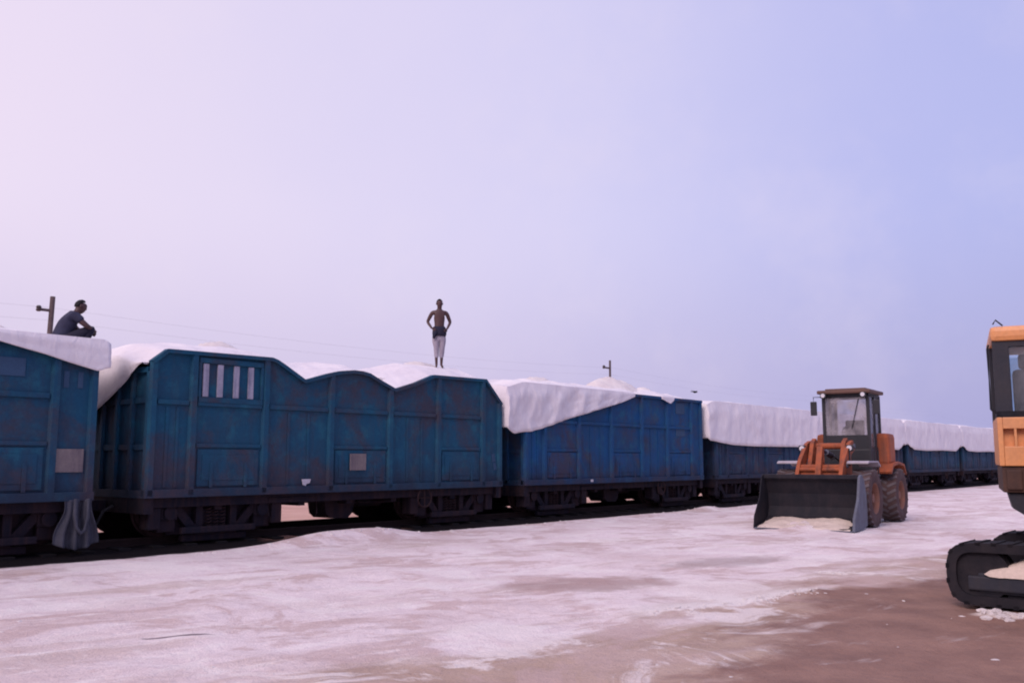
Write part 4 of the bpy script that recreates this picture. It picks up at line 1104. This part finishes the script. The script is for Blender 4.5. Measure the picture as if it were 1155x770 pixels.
mb = MB(); mb.box(.95, 2.75, .4, 2.05, .42, .80, .06); mb.cyl((1.85, 1.22, .78), (1.85, 1.22, 1.02), .62, seg=32); mb.build('undercarriage', M['trackshoe'], ex)
# upper body
mb = MB(); mb.box(.78, 3.3, .10, 3.1, 1.02, 1.30, .04); mb.prism([(.56, 1.29), (.60, 1.12), (.78, 1.0), (.98, .70), (1.4, .68), (1.4, 1.29)], 'y', .3, .8); mb.build('turntable', M['darkgrey'], ex)
mb = MB(); mb.box(.94, 3.3, -.62, .17, 1.22, 2.14, .10); mb.build('engine_house', M['darkgrey'], ex)
mb = MB(); mb.box(.95, 3.25, -1.25, -.64, 1.15, 2.05, .18); mb.build('counterweight', M['orange_x'], ex)
mb = MB(); mb.box(1.65, 3.3, .2, 2.0, 1.31, 1.95, .06); mb.build('side_housing', M['orange_x'], ex)
X0, X1, Y0, Y1 = .49, 1.50, .22, 1.86
mb = MB()
# lower shell in orange with two recessed vents on the rear
mb.box(X0, X1, Y0+.10, Y1, 1.60, 2.17, .03)
mb.box(X0, X0+.055, Y0, Y0+.10, 1.60, 2.15, .008); mb.box(X0+.30, X1, Y0, Y0+.10, 1.60, 2.15, .008)
mb.box(X0+.056, X0+.299, Y0, Y0+.10, 1.60, 1.82, .008); mb.box(X0+.056, X0+.299, Y0, Y0+.10, 2.02, 2.15, .008)
mb.box(X0+.165, X0+.19, Y0, Y0+.10, 1.82, 2.02)
mb.build('cab_shell', M['orange_x'], ex)
mb = MB(); mb.box(X0+.02, X1, Y0+.03, Y1, 1.30, 1.60, .02); mb.box(X0+.06, X0+.22, Y0+.0, Y0+.05, 1.33, 1.56, .02); mb.build('cab_base', M['brownbase'], ex)
mb = MB()
for x, y in ((X0+.085, Y0+.06), (X1-.085, Y0+.06), (X0+.05, Y1-.06), (X1-.05, Y1-.06), (X0+.03, (Y0+Y1)/2)):
    w_ = .085 if y < Y0+.1 else .05
    mb.box(x-w_, x+w_, y-.05, y+.05, 2.15, 3.03, .012)
for y in (Y0+.06, Y1-.06):
    mb.box(X0, X1, y-.05, y+.05, 2.14, 2.22)
for x in (X0+.05, X1-.05): mb.box(x-.04, x+.04, Y0+.08, Y1-.08, 2.13, 2.215)
mb.box(X0, X1, Y0+.01, Y0+.11, 2.141, 2.221); mb.box(X0, X1, Y0+.012, Y0+.108, 2.96, 3.05)
mb.build('cab_frame', M['darkgrey'], ex)
mb = MB(); mb.box(X0-.02, X1+.02, Y0-.03, Y1+.05, 3.02, 3.20, .06); mb.build('cab_roof', M['orange_x'], ex)
MB().box(X0+.17, X1-.17, Y0+.05, Y0+.062, 2.22, 2.96).build('rear_window', M['clearglass'], ex)
for ya, yb in ((Y0+.11, (Y0+Y1)/2-.05), ((Y0+Y1)/2+.05, Y1-.11)): MB().box(X0+.02, X0+.03, ya, yb, 2.18, 2.98).build('side_window', M['darkglass'], ex)
MB().box(X0+.1, X1-.1, Y1-.06, Y1-.05, 2.0, 2.98).build('windscreen', M['clearglass'], ex)
mb = MB(); mb.box(X0+.12, X0+.66, Y0+.35, Y0+.85, 1.9, 2.1, .05); mb.box(X0+.20, X0+.66, Y0+.30, Y0+.42, 2.08, 2.72, .06); mb.box(X0+.27, X0+.50, Y0+.30, Y0+.40, 2.72, 2.9, .04); mb.build('driver_seat', M['seat'], ex)
mb = MB(); mb.tube([(X0-.035, Y0+.12, 3.0), (X0-.05, Y0+.12, 2.95), (X0-.05, Y0+.12, 2.25), (X0-.01, Y0+.12, 2.2)], .014, 6); mb.tube([(X0+.02, Y0-.02, 3.22), (X0+.05, Y0-.02, 3.27), (X0+.12, Y0-.02, 3.2)], .01, 6); mb.build('handrail', M['black'], ex)
mb = MB(); mb.prism([(1.3, 1.35), (1.9, 1.7), (3.2, 3.6), (5.0, 3.9), (5.2, 3.6), (3.5, 3.2), (2.4, 1.4)], 'x', 1.75, 2.10); bo = mb.build('boom', M['orange_x'], ex)
mb = MB(); mb.prism([(4.7, 4.1), (5.3, 4.2), (5.6, 1.2), (5.35, 1.15)], 'x', 1.80, 2.05); mb.build('stick', M['orange_x'], ex)
mb = MB(); mb.prism([(5.2, 1.2), (5.7, 1.25), (5.9, .6), (5.5, .1), (5.0, .25), (5.15, .7)], 'x', 1.45, 2.4); mb.build('bucket', M['bucket'], ex)
# salt caked on the track frame
bm = bmesh.new(); g = []
for i in range(40):
    row = []
    for j in range(14):
        q = i/39; x = .43+2.1*q; y = .0+.40*j/13
        h = .36+(.08+.20*sstep(0, .3, q))*(1-.35*sstep(.8, 1, q))*(.95+.25*n3(x*3, y*3, 5))*(1-math.exp(-j/1.2)) + .02*n3(x*11, y*11)
        if i in (0, 39): h = .39
        row.append(bm.verts.new((x, y, min(h, .63))))
    g.append(row)
for a, b in zip(g, g[1:]):
    for j in range(13): bm.faces.new((a[j], a[j+1], b[j+1], b[j]))
o = mesh_obj('salt_pile', bm, M['creamsalt'], None, 'all'); o.location = (ex.location.x-.16*EX.x+.30*.436, ex.location.y+.16*.436+.30*.9, 0); o.rotation_euler = (0, 0, math.atan2(EX.y, EX.x)-.26)
tag(o, 'cream salt caked on the frame inside the excavator track', 'salt pile')

# ------------------------------------------------------------------ loose salt crumbs
bm = bmesh.new()
def crumb(x, y, r):
    g = bmesh.ops.create_icosphere(bm, subdivisions=1, radius=r)
    sx, sy, sz = random.uniform(.7, 1.6), random.uniform(.7, 1.4), random.uniform(.35, .7); a = random.uniform(0, PI)
    sd = random.random()*50
    for v in g['verts']:
        k = 1+.5*n3(v.co.x/r*1.1, v.co.y/r*1.1, sd); c = v.co*k
        v.co = (x+(c.x*math.cos(a)*sx-c.y*math.sin(a)*sy), y+(c.x*math.sin(a)*sx+c.y*math.cos(a)*sy), ground_h(x, y)-r*.05+c.z*sz)
for _ in range(160):
    x, y = random.uniform(-7, 9), random.uniform(7, 22)
    if (Vector((x, y, 0)).dot(N)-DIST) > -.7: continue
    crumb(x, y, random.uniform(.006, .022))
for _ in range(160):
    k = random.random(); x = 1.5+2.4*k+random.gauss(0, .09); y = 10.25+1.85*k+random.gauss(0, .09); crumb(x, y, random.uniform(.008, .026))
for _ in range(22):
    crumb(5.22+random.gauss(0, .14), 10.12+random.gauss(0, .09), random.uniform(.03, .075))
for _ in range(5):
    crumb(random.uniform(2.0, 6.5), random.uniform(8, 14.5), random.uniform(.01, .03))
for (x, y) in ((4.85, 14.0), (4.7, 13.95)):
    for _ in range(5): crumb(x+random.gauss(0, .08), y+random.gauss(0, .06), random.uniform(.02, .045))
for _ in range(160):
    s = random.uniform(9, 50); p = at(s, -.65+random.gauss(0, .22)); crumb(p.x, p.y, random.uniform(.015, .05))
tag(mesh_obj('salt_crumbs', bm, M['salt']), 'loose white salt crumbs scattered over the yard ground', 'salt crumbs', kind='stuff')
